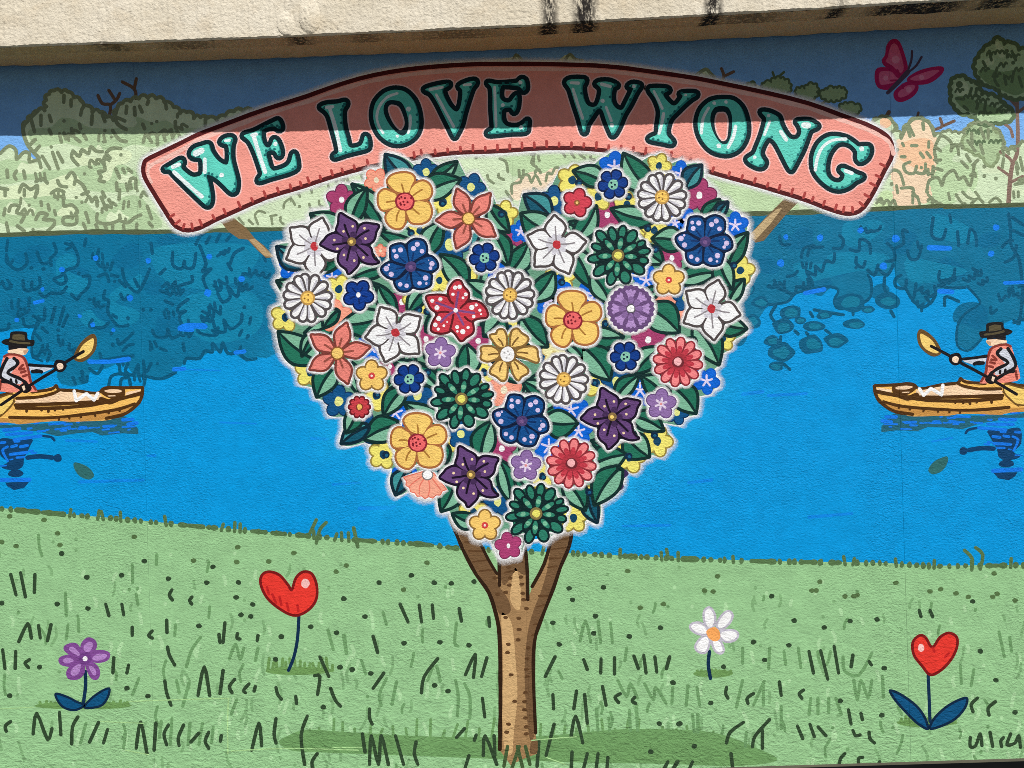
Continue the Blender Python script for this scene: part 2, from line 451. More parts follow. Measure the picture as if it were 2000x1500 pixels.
# darker and lighter washes
wash = [catmull(a1(222, 1060, 240, 1010, 400, 990, 480, 920, 600, 940, 720, 1000, 1050, 990, 1060, 910, 1200, 960, 1300, 940, 1400, 1000, 1600, 1000, 1700, 1040, 1500, 1100, 1200, 1150, 1040, 1130, 800, 1200, 520, 1120, 300, 1150), True, 3),
        catmull(a1(0, 1260, 200, 1260, 400, 1330, 640, 1300, 760, 1240, 1000, 1300, 1100, 1400, 1000, 1500, 600, 1480, 300, 1400, 0, 1440), True, 3),
        catmull(b1(0, 40, 400, 0, 640, 60, 760, 160, 900, 110, 960, 40, 1080, 30, 1160, 110, 1260, 280, 760, 300, 560, 250, 300, 280, 0, 240), True, 3)]
on_bank('bush_wash', wash, MIDLEAF, 5)
on_bank('bush_wash', [catmull(a1(560, 1230, 640, 1160, 760, 1160, 800, 1220, 760, 1280, 620, 1290)), catmull(a1(840, 1190, 960, 1170, 1030, 1200, 1000, 1270, 900, 1300, 860, 1400, 800, 1420, 780, 1380, 830, 1330, 820, 1260)),
     catmull(a1(0, 1480, 170, 1440, 300, 1440, 520, 1360, 600, 1370, 640, 1460, 620, 1500, 0, 1560)), catmull(b1(440, 170, 500, 110, 560, 100, 600, 150, 570, 190, 480, 190))], (216, 231, 190), 5.6)
paint('painted_peach_tree', [bumpy(catmull(a4(985, 1600, 990, 1450, 960, 1350, 1000, 1180, 1010, 1090, 1045, 1075, 1095, 965, 1170, 922, 1260, 962, 1305, 1065, 1290, 1200, 1310, 1320, 1250, 1430, 1280, 1530, 1180, 1590), True, 4), 15, 5, True)], PEACH, 6.3, wall, 'peach coloured tree painted right of the sign')
on_bank('tree_wash', [catmull(a4(1040, 1120, 1200, 1080, 1290, 1120, 1280, 1330, 1100, 1290, 1020, 1220)), catmull(a4(880, 930, 940, 920, 970, 960, 930, 1000, 880, 990))], (250, 196, 158), 6.6)
on_bank('bush_wash', [catmull(a4(1285, 1250, 1420, 1120, 1500, 1160, 1440, 1260, 1620, 1290, 1600, 1500, 1260, 1640, 1270, 1420)), [(1200, 420), (1220, 330), (1440, 350), (1560, 385), (1560, 412)], [(980, 300), (1180, 300), (1160, 330), (1000, 345)]], (188, 214, 168), 6)
on_bank('bush_wash', [catmull([(995, 372), (1010, 350), (1040, 335), (1062, 338), (1080, 328), (1100, 340), (1095, 365), (1050, 375), (1010, 392)])], (238, 218, 190), 6.6)
on_bank('bush_wash', [catmull(T(1400, 180, 5)(1600, 980, 1680, 960, 1720, 1010, 1680, 1110, 1560, 1130, 1540, 1060))], (200, 225, 172), 6.6)
# tall gum at the right edge
gum = paint('painted_gum_tree', stroke(a4(1945, 760, 1948, 900, 1952, 1050, 1945, 1200, 1912, 1280, 1892, 1400, 1878, 1600), [7, 9])+stroke(a4(1870, 750, 1945, 835), 6)+stroke(a4(2010, 835, 1950, 880), 6)
            + stroke(a4(1830, 960, 1890, 1000, 1912, 1070), 6)+stroke(a4(1815, 1185, 1885, 1235, 1912, 1280), 6)+stroke(a4(1800, 1310, 1890, 1375), 6)+stroke(a4(1990, 1378, 1905, 1420), 6),
            (136, 112, 100), 9, wall, 'tall thin gum tree painted at the right edge of the mural')
def clump(pts, fill, edge, layer, w=7, lumps=(), name='crown', par=gum):
    P = bumpy(catmull(pts, True, 3), 15 if w > 6 else 11, 5, True)
    o = paint(name, [P]+stroke(P, w, True, smooth=False), edge, layer, par)
    paint_in(name, P, w*.4, fill, layer+.8, par)
    return o
GE = (96, 118, 86)
clump(a4(1620, 495, 1675, 410, 1705, 350, 1760, 350, 1790, 285, 1850, 350, 1900, 335, 1945, 385, 2010, 400, 2150, 420, 2200, 600, 2080, 720, 1960, 765, 1880, 755, 1820, 715, 1760, 665, 1690, 660, 1640, 590), (176, 205, 160), GE, 10, 9)
clump(a4(1430, 700, 1450, 620, 1510, 600, 1580, 640, 1640, 665, 1670, 740, 1760, 748, 1820, 800, 1900, 870, 1915, 920, 1840, 950, 1740, 958, 1650, 958, 1620, 900, 1530, 880, 1460, 840), (178, 206, 162), GE, 10.35, 9)
clump(a4(1520, 1130, 1550, 1060, 1580, 990, 1650, 962, 1740, 980, 1762, 1020, 1832, 1085, 1830, 1160, 1780, 1220, 1752, 1300, 1720, 1260, 1640, 1200, 1570, 1170), (172, 196, 152), (140, 158, 118), 8)
paint('crown_wash', [catmull(a4(1640, 560, 1720, 540, 1840, 560, 1990, 540, 2100, 640, 1960, 740, 1880, 730, 1800, 690, 1700, 640)), catmull(a4(1460, 770, 1540, 750, 1660, 800, 1760, 830, 1860, 880, 1760, 900, 1560, 870))], (128, 160, 112), 11.4, gum)
paint('crown_wash', [catmull(a4(1775, 320, 1830, 360, 1850, 440, 1800, 440)), catmull(a4(1690, 470, 1760, 450, 1760, 500, 1700, 510)), catmull(a4(1460, 660, 1500, 630, 1560, 660, 1560, 730, 1500, 750, 1460, 720))], (200, 222, 180), 11.8, gum)
GS = []
for q in ((1730, 400, 1745, 470), (1860, 400, 1875, 445), (1905, 400, 1935, 470), (1790, 530, 1770, 620, 1800, 670), (1845, 590, 1860, 660), (1920, 560, 1905, 640), (1680, 480, 1700, 520), (1960, 600, 1985, 680), (1590, 690, 1575, 740),
          (1630, 690, 1625, 740, 1655, 760), (1470, 770, 1530, 775), (1640, 810, 1630, 850), (1700, 800, 1690, 870), (1840, 820, 1790, 865), (1530, 830, 1560, 860)):
    GS += stroke(a4(*q), 6)
GS += [circ(*a4(1915, 490)[0], 4), circ(*a4(1495, 660)[0], 7)]
for cx_, cy_ in ((1745, 430), (1830, 420), (1920, 450), (1700, 560), (1790, 600), (1880, 620), (1960, 560), (1840, 520), (1500, 720), (1580, 770), (1680, 800), (1770, 830), (1840, 880), (1700, 900), (1610, 1040), (1700, 1050), (1780, 1120), (1650, 1130)):
    q_ = a4(cx_, cy_)[0]; n__ = rnd.choice((2, 3)); pts_ = []
    for k_ in range(n__):
        for t_ in (0, .25, .5, .75): pts_.append((q_[0]+(k_+t_-n__/2)*9, q_[1]-7*math.sin(math.pi*t_)+rnd.uniform(-1, 1)))
    GS += stroke(pts_, 4.6, sub=2, jit=.1)
paint('crown_strokes', GS, GE, 12.4, gum)
# twigs and small clumps against the sky
paint('painted_twigs', stroke(a1(855, 905, 862, 820, 800, 810, 765, 745), 6.5)+stroke(a1(862, 820, 910, 780, 935, 730), 6.5)+stroke(a1(895, 775, 850, 705), 6.5)+stroke(a1(1062, 770, 1050, 695, 955, 640), 6.5)+stroke(a1(1050, 690, 1065, 615), 6.5)
      + stroke(T(1240, 130, 5)(850, 130, 870, 90, 845, 20), 6)+stroke(T(1240, 130, 5)(870, 95, 965, 50), 6)+stroke(a4(930, 900, 945, 875), 8)+stroke(a4(1165, 920, 1175, 880), 5)+stroke(a4(1310, 1010, 1360, 985, 1345, 925), 6)+stroke(a4(1365, 985, 1455, 945), 6), (112, 90, 76), 7, wall, 'bare painted twigs above the bushes')
l4 = T(1240, 130, 5)
for k, pts in enumerate((l4(1240, 180, 1290, 150, 1340, 150, 1360, 120, 1440, 120, 1510, 170, 1510, 240, 1440, 260, 1340, 230, 1270, 215), l4(1570, 260, 1590, 215, 1660, 215, 1700, 180, 1770, 180, 1775, 260, 1730, 320, 1640, 310),
                         l4(1805, 275, 1860, 225, 1950, 210, 2040, 220, 2070, 260, 2000, 315, 1900, 325), T(1400, 180, 5)(1200, 150, 1250, 110, 1310, 120, 1380, 125, 1405, 165, 1350, 210, 1260, 200), l4(1095, 185, 1150, 160, 1195, 195, 1150, 210))):
    clump(pts, (150, 176, 132), (88, 108, 78), 6.5+k*.02, 5, name='leaf_clump', par=bush)
on_bank('twig', stroke(l4(1370, 125, 1345, 55), 5)+stroke(l4(1380, 120, 1455, 55), 5)+stroke(l4(1830, 360, 1870, 330), 5), (88, 108, 78), 7)
# outlines and scribbles on the far bank
F = []
def add(fn, q, w=7.2): F.extend(stroke(fn(*q), w, jit=.08))
sk = a1(0, 1200, 70, 1140, 125, 1175, 130, 1245, 185, 1190, 230, 1200, 230, 1265, 300, 1250, 320, 1310)
F += stroke(sk, 7)
F += stroke(SKL, 7.6, smooth=False, jit=.1)+stroke(skyR, 5.5, smooth=False, jit=.1)
F += stroke(a1(305, 1235, 215, 1130, 180, 1000, 235, 925, 310, 850), 8)
F += stroke(a1(985, 1010, 920, 970, 900, 900, 930, 810), 8)
F += stroke(a4(815, 950, 900, 908, 960, 930, 995, 1000, 960, 1040), 6.5)+stroke(a4(1040, 1080, 1100, 962, 1170, 922, 1260, 960, 1300, 1060), 7)+stroke(a4(1090, 1000, 1110, 1065), 7)+stroke(a4(1210, 960, 1215, 1010), 7)
F += stroke([(1003, 118), (1008, 107), (1018, 116)], 6)+stroke([(1103, 118), (1113, 106), (1124, 116), (1138, 118)], 6)+stroke(l4(600, 85, 690, 25, 740, 70, 775, 100), 7)
for q in ((245, 940, 270, 1030), (320, 900, 320, 980), (385, 900, 400, 950), (500, 745, 498, 800), (555, 780, 555, 830), (640, 850, 630, 900), (720, 900, 715, 970), (800, 890, 820, 950), (990, 830, 985, 885), (1050, 840, 1055, 900), (1090, 830, 1110, 875), (920, 920, 975, 945),
          (1160, 790, 1150, 815), (1295, 815, 1300, 850), (1390, 890, 1385, 915), (1605, 930, 1605, 990), (1370, 950, 1370, 1000), (1115, 970, 1130, 1005), (620, 970, 630, 1005),
          (385, 1015, 400, 1050), (465, 1045, 480, 1110), (500, 1040, 515, 1085), (560, 1005, 560, 1050), (590, 1080, 625, 1108), (655, 1055, 675, 1090), (275, 1090, 225, 1140), (310, 1140, 275, 1180), (330, 1220, 390, 1320), (410, 1190, 455, 1320), (450, 1190, 490, 1265),
          (880, 1020, 930, 1090, 985, 1105), (1120, 1110, 1140, 1050, 1185, 1110), (1230, 1130, 1225, 1060, 1190, 1040, 1150, 1060), (1230, 1060, 1270, 1030, 1290, 1100), (1270, 1040, 1330, 1030, 1350, 1080),
          (570, 1180, 560, 1230, 610, 1290), (570, 1180, 620, 1220, 640, 1170, 690, 1200, 710, 1145, 750, 1180, 800, 1185), (945, 1160, 870, 1160, 830, 1200, 860, 1235, 810, 1250, 820, 1330, 770, 1340, 790, 1380, 775, 1410, 815, 1420),
          (905, 1320, 935, 1390), (960, 1320, 975, 1350), (1000, 1320, 1030, 1345), (55, 1330, 60, 1385), (130, 1335, 110, 1370, 125, 1400), (185, 1335, 195, 1390), (280, 1420, 330, 1395, 370, 1430), (450, 1410, 470, 1450, 520, 1460), (520, 1390, 560, 1345, 590, 1390, 580, 1440),
          (600, 1410, 650, 1450, 680, 1520), (910, 1430, 915, 1490), (1010, 1470, 1020, 1400, 1060, 1400, 1060, 1470), (150, 1500, 180, 1440, 240, 1480, 290, 1450, 290, 1510), (0, 1470, 60, 1480), (400, 1510, 450, 1480, 500, 1500)):
    add(a1, q)
for q in ((430, 40, 490, 40, 500, 110, 560, 100, 605, 150, 570, 190, 500, 200, 500, 250, 590, 250, 600, 190), (70, 150, 90, 105, 150, 110, 130, 160, 190, 180, 165, 235), (40, 130, 30, 180), (280, 215, 310, 165, 370, 175, 340, 215, 420, 220, 420, 260, 370, 305),
          (50, 240, 65, 310), (135, 265, 190, 305), (320, 75, 325, 105), (375, 95, 385, 140), (425, 145, 435, 180), (670, 160, 690, 225), (650, 245, 670, 290), (750, 40, 760, 110), (790, 40, 820, 110), (850, 60, 875, 100), (935, -20, 930, 60), (760, 170, 760, 230, 840, 250, 930, 220, 935, 180), (930, 220, 1000, 240, 1050, 200, 1100, 180),
          (750, 255, 765, 300), (820, 260, 835, 300), (880, 260, 880, 300), (965, 260, 970, 300), (1070, 250, 1065, 290), (1165, 240, 1190, 270), (1150, 110, 1185, 210), (1100, 40, 1120, 0, 1150, 30), (40, -20, 40, 30), (190, -20, 190, 30), (290, -20, 275, 40), (640, 20, 690, 0), (800, 0, 820, 40)):
    add(b1, q, 7)
for p in ((500, 945), (400, 1148), (810, 1108), (945, 1210), (710, 1308), (660, 1358), (820, 1020), (870, 1070), (1185, 1175), (1185, 965), (1225, 950)): F.append(circ(*a1(*p)[0], 3.6))
for p in ((228, 103), (258, 293), (595, 43), (640, 80)): F.append(circ(*b1(*p)[0], 3.4))
for q in ((1100, 980, 1140, 1060), (1050, 1120, 1060, 1140), (1190, 1195, 1215, 1230), (1240, 1190, 1270, 1230), (1120, 1138, 1165, 1138), (1040, 1225, 1070, 1225), (1110, 1265, 1060, 1290, 1080, 1345, 1140, 1355, 1160, 1300), (1150, 1345, 1220, 1355, 1230, 1280), (1220, 1340, 1285, 1360, 1290, 1300),
          (920, 1390, 970, 1330, 1030, 1350, 1060, 1440), (1040, 1470, 1130, 1470, 1130, 1530), (1330, 1090, 1360, 1060, 1430, 1110, 1430, 1180), (1480, 1130, 1490, 1210), (1310, 1150, 1350, 1180), (1300, 1250, 1350, 1250), (1290, 1310, 1360, 1330), (1240, 1500, 1260, 1410, 1330, 1390, 1360, 1450, 1380, 1380, 1450, 1330, 1490, 1400, 1530, 1380, 1580, 1450, 1610, 1290),
          (1330, 1090, 1300, 1170, 1320, 1270), (1590, 1040, 1595, 1120), (1660, 1000, 1690, 1080), (1720, 1010, 1720, 1080), (1560, 1100, 1620, 1180), (1660, 1130, 1680, 1200), (1840, 1240, 1830, 1310), (1940, 1300, 1950, 1360), (1970, 1230, 1990, 1330), (1550, 1210, 1580, 1260), (1510, 1260, 1560, 1310), (1640, 1250, 1600, 1290), (1960, 1140, 1985, 1100), (1930, 1440, 1990, 1430)):
    add(a4, q, 6.4)
for q in ((1410, 10, 1420, 60), (1470, 20, 1510, 80, 1540, 90), (1520, 0, 1560, 40, 1610, 60), (1590, 90, 1640, 50, 1680, 80), (1250, 20, 1300, 70), (1730, 80, 1780, 45, 1820, 80), (1620, 0, 1650, 40), (1130, 0, 1160, 40), (850, 60, 900, 90)): add(b4, q, 6)
for p in ((1690, 1300), (1690, 1375), (1780, 1395), (965, 1437), (1010, 1170), (1330, 1320)): F.append(circ(*a4(*p)[0], 4))
l3, l1, l2 = T(900, 100, 5), T(280, 200, 5), T(600, 100, 5)
for q in ((380, 1050, 440, 1080, 460, 1180), (690, 1010, 720, 1000, 690, 1090, 740, 1130), (260, 1210, 270, 1250, 320, 1290), (370, 1200, 370, 1230, 420, 1255), (1000, 1000, 1020, 1030), (1080, 1000, 1110, 1040), (1160, 1010, 1210, 1045), (1270, 1025, 1270, 1050, 1310, 1060), (500, 1390, 500, 1300, 580, 1280, 600, 1220, 660, 1210, 690, 1280, 730, 1210, 780, 1300), (440, 1370, 500, 1450), (830, 1270, 850, 1190, 890, 1200, 920, 1140, 970, 1150, 980, 1240)): add(l3, q, 5.5)
for q in ((1370, 1030, 1380, 980, 1440, 940, 1480, 1000), (1440, 930, 1440, 960), (1620, 990, 1630, 1030, 1650, 1040), (1715, 960, 1720, 1000, 1750, 1020), (1640, 850, 1645, 880), (1510, 880, 1530, 920), (1105, 1150, 1090, 1100, 1130, 1060, 1190, 1080), (1240, 1110, 1300, 1100), (1250, 1120, 1260, 1190), (1340, 1120, 1340, 1160, 1370, 1190), (1030, 1150, 1070, 1190), (930, 1130, 980, 1190), (1100, 1140, 1120, 1190), (1720, 820, 1740, 800), (1800, 790, 1810, 830)): add(l1, q, 5)
def inside(p, poly):
    x, y = p; r = False; j = len(poly)-1
    for i in range(len(poly)):
        if (poly[i][1] > y) != (poly[j][1] > y) and x < (poly[j][0]-poly[i][0])*(y-poly[i][1])/(poly[j][1]-poly[i][1])+poly[i][0]: r = not r
        j = i
    return r
def scribble(cx, cy, sz, ang, n_, w, up=-1):
    """a run of little leaf bumps, like a handwritten m or w"""
    pts = []; c, s_ = math.cos(ang), math.sin(ang)
    for k in range(n_):
        for t in (0, .25, .5, .75):
            x = (k+t-n_/2)*sz; y = up*sz*.75*math.sin(math.pi*t)*(1+.25*rnd.uniform(-1, 1))
            pts.append((cx+x*c-y*s_, cy+x*s_+y*c))
    pts.append((cx+n_/2*sz*c, cy+n_/2*sz*s_))
    return stroke(pts, w, sub=2, jit=.1)
def fill_scribbles(poly, n_, w, up, ok, sz=(9, 15)):
    out = []; x0 = min(p[0] for p in poly); x1 = max(p[0] for p in poly); y0 = min(p[1] for p in poly); y1 = max(p[1] for p in poly); got = 0; tries = 0
    while got < n_ and tries < n_*40:
        tries += 1; p = (rnd.uniform(x0, x1), rnd.uniform(y0, y1))
        if not ok(p) or not inside(p, poly): continue
        got += 1; t = rnd.random()
        if t < .55: out += scribble(p[0], p[1], rnd.uniform(*sz), rnd.uniform(-.7, .7), rnd.choice((1, 2, 2, 3)), w, up)
        elif t < .85:
            for k in range(rnd.choice((1, 2, 3))): out += stroke([(p[0]+k*9, p[1]), (p[0]+k*9+rnd.uniform(-2, 5), p[1]+rnd.uniform(8, 15))], w*.95)
        else: out.append(circ(p[0], p[1], w*.55))
    return out
bankP = skyL+skyM+skyR+wline[::-1]
F += fill_scribbles(bankP, 70, 6.2, -1, lambda p: (0 < p[0] < 440 or 1730 < p[0] < 2000 or (560 < p[0] < 1250 and 300 < p[1])) and p[1] > 250 and p[1] < 440)
on_bank('bush_wash', [catmull([(x-sz, y+6), (x-sz*.7, y-sz*.5), (x-sz*.2, y-sz*.35), (x+sz*.1, y-sz*.75), (x+sz*.5, y-sz*.3), (x+sz, y), (x+sz*.4, y+sz*.35)]) for x, y, sz in ((60, 330, 26), (190, 300, 24), (150, 380, 28), (250, 350, 20), (40, 410, 30), (320, 400, 18), (230, 425, 22), (1940, 330, 22), (1890, 385, 24), (1985, 375, 20))], (214, 230, 192), 7.6)
on_bank('bush_strokes', F, OLIVE, 13)
on_bank('bank_edge', stroke([(p[0], p[1]+1) for p in wline[:9]], 9, sub=6, jit=.25)+stroke([(p[0], p[1]) for p in wline[9:]], 9, sub=6, jit=.25), (84, 96, 68), 24)

# ------------------------------------------------------------------ river
gline = [(-1400, 940), (0, 992), (140, 1005), (259, 1015), (385, 1027), (546, 1041), (700, 1054), (825, 1062), (902, 1071), (1119, 1080), (1315, 1090), (1510, 1096), (1720, 1099), (1825, 1105), (2000, 1103), (3400, 1050)]
river = paint('painted_river', [wline+gline[::-1]], (0, 146, 213), 14, wall, 'bright blue painted river across the middle of the mural')
TEAL, TDARK, TLITE = (6, 112, 152), (2, 86, 120), (12, 126, 164)
reflL = [(p[0], p[1]) for p in wline[:9]]+[(1000, 560), (560, 700)]+b1(2180, 1250, 2080, 1300, 2000, 1290, 1900, 1310, 1830, 1260, 1760, 1220, 1620, 1260, 1580, 1290, 1480, 1300, 1440, 1330, 1370, 1420, 1250, 1470, 1130, 1440, 1060, 1450, 1000, 1370, 930, 1330, 880, 1360, 800, 1390, 720, 1390, 700, 1420, 660, 1500, 560, 1520, 480, 1500, 440, 1440, 470, 1330, 380, 1320, 250, 1280, 255, 1100, 310, 1010, 200, 1060, 0, 1090, -300, 1090, -5600, 1230)
reflR = [(p[0], p[1]) for p in wline[9:]][::-1]+[(1250, 640), (1470, 640)]+b4(0, 880, 150, 860, 220, 790, 440, 740, 550, 765, 515, 850, 560, 915, 700, 885, 800, 820, 805, 700, 780, 650, 900, 660, 985, 585, 1000, 700, 1080, 780, 1150, 880, 1200, 905, 1300, 800, 1350, 755, 1560, 740, 1640, 830, 1650, 880, 1540, 950, 1480, 1050, 1480, 1200, 1560, 1240, 1640, 1180, 1700, 1100, 1900, 1000, 2060, 980, 2400, 950, 7600, 820)
def on_river(name, polys, rgb, layer, **kw): return paint(name, polys, rgb, layer, river, **kw)
on_river('tree_reflection', [reflL], TEAL, 15); on_river('tree_reflection', [reflR], (10, 112, 150), 15.1)
on_river('reflection_wash', [catmull(q) for q in (b1(1200, 440, 1500, 400, 1960, 420, 2000, 560, 1760, 740, 1560, 760, 1300, 700, 1190, 560), b1(1500, 800, 1900, 760, 2050, 900, 2000, 1100, 1700, 1180, 1500, 1100, 1390, 920), b1(450, 520, 560, 480, 600, 560, 540, 620, 700, 700, 620, 800, 480, 760, 440, 640),
     b1(860, 800, 1000, 700, 1100, 640, 1080, 760, 900, 860, 1080, 930, 1060, 1020, 920, 1040, 860, 940), b1(620, 980, 700, 920, 760, 980, 840, 1040, 700, 1060), b4(1280, 180, 1420, 200, 1600, 300, 1560, 400, 1290, 340), b4(600, 240, 860, 220, 900, 300, 720, 420, 600, 400), b4(200, 560, 440, 560, 500, 480, 900, 480, 940, 600, 700, 620, 500, 660, 280, 700), b4(1080, 520, 1360, 560, 1560, 620, 1320, 700, 1120, 700))], TLITE, 16)
R = []
def addr(fn, q, w=7): R.extend(stroke(fn(*q), w, jit=.1))
for q in ((60, 380, 50, 460), (200, 480, 210, 560, 140, 610, 70, 560, 50, 490), (290, 470, 330, 560, 400, 540), (420, 400, 440, 470, 390, 520), (510, 400, 560, 420, 520, 450), (560, 400, 610, 500, 600, 580, 520, 610, 470, 660, 420, 680, 470, 720, 515, 700, 510, 650), (20, 700, 40, 750, 90, 740, 60, 690), (180, 690, 190, 760, 240, 770, 250, 700, 250, 760, 310, 740, 310, 670),
          (310, 790, 350, 820, 400, 790, 480, 790, 520, 740), (560, 800, 600, 840, 630, 800, 690, 740, 700, 660, 650, 660), (90, 850, 95, 910), (150, 840, 140, 890, 165, 920), (230, 830, 225, 890), (350, 910, 340, 1000, 260, 970), (180, 990, 200, 1050, 280, 1040, 300, 980), (430, 900, 400, 1020), (500, 900, 460, 1040), (530, 960, 490, 1050), (0, 1080, 60, 1070, 70, 1030),
          (820, 770, 810, 830, 850, 850, 840, 930, 880, 1000, 930, 1050, 1000, 1040), (880, 960, 910, 980), (955, 600, 975, 690, 1030, 760, 1080, 780, 1130, 700, 1170, 600), (1050, 680, 1080, 740), (930, 690, 980, 740), (870, 650, 920, 660), (770, 450, 760, 560, 830, 590, 840, 560), (800, 550, 820, 610), (880, 550, 860, 610), (670, 370, 660, 420), (770, 660, 830, 640, 850, 700), (1180, 400, 1190, 480), (1250, 640, 1290, 600),
          (1350, 470, 1350, 570, 1420, 600, 1440, 540, 1450, 590, 1510, 590, 1530, 480), (1560, 420, 1610, 560, 1580, 620, 1650, 600, 1590, 660, 1600, 720, 1620, 760), (1530, 410, 1560, 350, 1600, 320), (1610, 400, 1640, 350), (1690, 390, 1720, 330), (1770, 380, 1810, 330), (1800, 560, 1830, 480, 1900, 440), (1780, 560, 1810, 610), (1700, 500, 1740, 470), (1680, 700, 1700, 770, 1730, 750, 1710, 690), (1700, 790, 1740, 860, 1800, 820, 1780, 740, 1850, 820, 1870, 740, 1900, 640, 1960, 660),
          (1470, 840, 1400, 890, 1390, 940, 1450, 930, 1400, 970, 1430, 1060), (1270, 740, 1310, 710, 1330, 750, 1370, 700, 1370, 740, 1440, 720, 1500, 700, 1500, 660), (1250, 770, 1300, 790), (1660, 990, 1690, 1080, 1760, 1090, 1750, 1000, 1800, 1070, 1880, 1020, 1890, 950), (1540, 1080, 1580, 1110, 1680, 1120, 1710, 1090), (1470, 1000, 1490, 1100), (1960, 980, 1950, 1030), (1190, 1080, 1220, 1130, 1300, 1130, 1310, 1070, 1340, 1140, 1400, 1120), (1180, 1190, 1175, 1230), (1250, 1220, 1300, 1240), (1430, 1180, 1440, 1240),
          (1890, 1080, 1870, 1120), (1940, 1120, 1930, 1140), (280, 1110, 320, 1160), (330, 1060, 370, 1100), (260, 1290, 300, 1280, 330, 1220), (370, 1320, 390, 1270), (720, 1000, 700, 1050, 800, 1060, 850, 1020), (920, 1150, 930, 1190, 980, 1160, 1040, 1100), (960, 1240, 1000, 1200, 1040, 1190), (780, 1260, 800, 1310, 880, 1300, 960, 1290, 1040, 1280), (1000, 1340, 980, 1400, 1040, 1430, 1080, 1350, 1080, 1420, 1130, 1430, 1120, 1320), (1180, 1340, 1150, 1400), (1140, 1440, 1260, 1460, 1370, 1410),
          (1440, 1340, 1460, 1300, 1560, 1300, 1600, 1240, 1660, 1250, 1660, 1180, 1720, 1250, 1740, 1180, 1780, 1260, 1860, 1250, 1880, 1210), (1880, 1270, 1930, 1310, 2000, 1300), (700, 1380, 760, 1420, 800, 1360), (570, 1450, 590, 1500), (640, 1400, 650, 1470), (930, 1340, 940, 1420), (850, 1510, 870, 1440, 940, 1420, 1000, 1440, 1020, 1510), (940, 1510, 950, 1460, 990, 1450), (1135, 1450, 1125, 1510), (1290, 850, 1350, 880), (1640, 880, 1650, 900)):
    addr(b1, q, 6.6)
for p in ((750, 890), (700, 840), (615, 635), (245, 595), (1000, 985), (870, 1105), (880, 1195), (455, 1080), (1120, 920), (1180, 920), (1300, 920), (1910, 900), (340, 600), (400, 570)): R.append(blob(*b1(*p)[0], 4))
for q in ((90, 350, 110, 410, 170, 410), (260, 510, 280, 440, 360, 420), (310, 500, 330, 440, 430, 430), (510, 440, 570, 440, 590, 380, 560, 340), (150, 660, 200, 650, 230, 620), (220, 740, 320, 740, 310, 680, 350, 710, 300, 620, 370, 650, 370, 580, 420, 620, 450, 540, 510, 550, 520, 480), (0, 740, 60, 740, 50, 690), (60, 740, 130, 770, 120, 720), (130, 770, 200, 800, 220, 760),
          (640, 450, 710, 460, 720, 370, 790, 400, 800, 480), (780, 310, 860, 300, 880, 270), (690, 510, 690, 560, 740, 590, 760, 540), (780, 610, 830, 650, 860, 570), (860, 600, 930, 650, 980, 570), (930, 400, 980, 450, 990, 530, 920, 540), (990, 440, 1060, 400, 1050, 300, 1090, 310), (1090, 460, 1110, 520, 1170, 520, 1200, 420), (1290, 200, 1280, 340, 1360, 370, 1390, 290), (1420, 180, 1430, 240), (1480, 310, 1490, 420), (1560, 400, 1580, 290, 1620, 330, 1630, 420),
          (1600, 600, 1640, 620), (1340, 620, 1340, 690, 1440, 670, 1460, 600), (1040, 650, 995, 680, 1000, 740, 1070, 750, 1080, 690), (1080, 760, 1130, 840, 1150, 760), (1130, 850, 1200, 900, 1260, 870, 1230, 820), (1270, 870, 1310, 800, 1300, 740), (1200, 890, 1200, 930), (1380, 890, 1380, 830, 1410, 820, 1490, 855), (1330, 730, 1430, 750, 1540, 745), (910, 670, 910, 760, 950, 800), (1880, 170, 1895, 300, 1900, 420, 1960, 520, 1985, 700), (1910, 300, 2000, 340), (1830, 430, 1880, 380, 1910, 380), (1850, 550, 1920, 510, 1940, 420), (1910, 200, 2000, 260),
          (660, 880, 665, 960), (360, 920, 460, 940, 590, 960), (330, 940, 350, 975), (60, 890, 20, 960, 50, 1010), (100, 1130, 95, 1190), (90, 1380, 110, 1340, 170, 1385), (210, 1085, 235, 1110), (450, 1080, 490, 1110), (300, 1100, 315, 1120), (960, 930, 985, 975), (1960, 740, 1990, 720), (1880, 820, 1910, 740), (1990, 740, 1970, 980, 1920, 1020)):
    addr(b4, q, 6.4)
R += fill_scribbles(reflL, 95, 6.2, 1, lambda p: p[0] < 560 and p[1] > 475)
R += fill_scribbles(reflR, 80, 6.2, 1, lambda p: p[0] > 1440 and p[1] > 445)
R += stroke(b4(0, 880, 150, 860, 220, 790, 440, 740, 550, 765, 515, 850, 560, 915, 700, 885, 800, 820, 805, 700, 780, 650), 5.5, jit=.2)+stroke(b4(1560, 740, 1640, 830, 1650, 880, 1540, 950, 1480, 1050, 1480, 1200, 1560, 1240, 1640, 1180, 1700, 1100), 5, jit=.2)
R += stroke(b1(310, 1010, 262, 1100, 250, 1190, 255, 1280, 330, 1320), 5.5, jit=.2)
on_river('reflection_strokes', R, TDARK, 18)
on_river('reflection_wash', [blob(rx, ry, rr, rr*.7, rnd.uniform(-.4, .4), .3) for rx, ry, rr in ((60, 500, 34), (150, 540, 26), (250, 500, 30), (330, 470, 22), (420, 520, 24), (40, 600, 30), (210, 620, 34), (330, 640, 30), (450, 600, 26), (300, 560, 22), (500, 640, 22), (1560, 470, 30), (1650, 520, 28), (1760, 470, 30), (1850, 530, 34), (1930, 470, 24), (1600, 560, 26), (1720, 570, 22), (1900, 620, 34), (1500, 520, 24))], (4, 105, 146), 15.5)
LR, LI = [], []
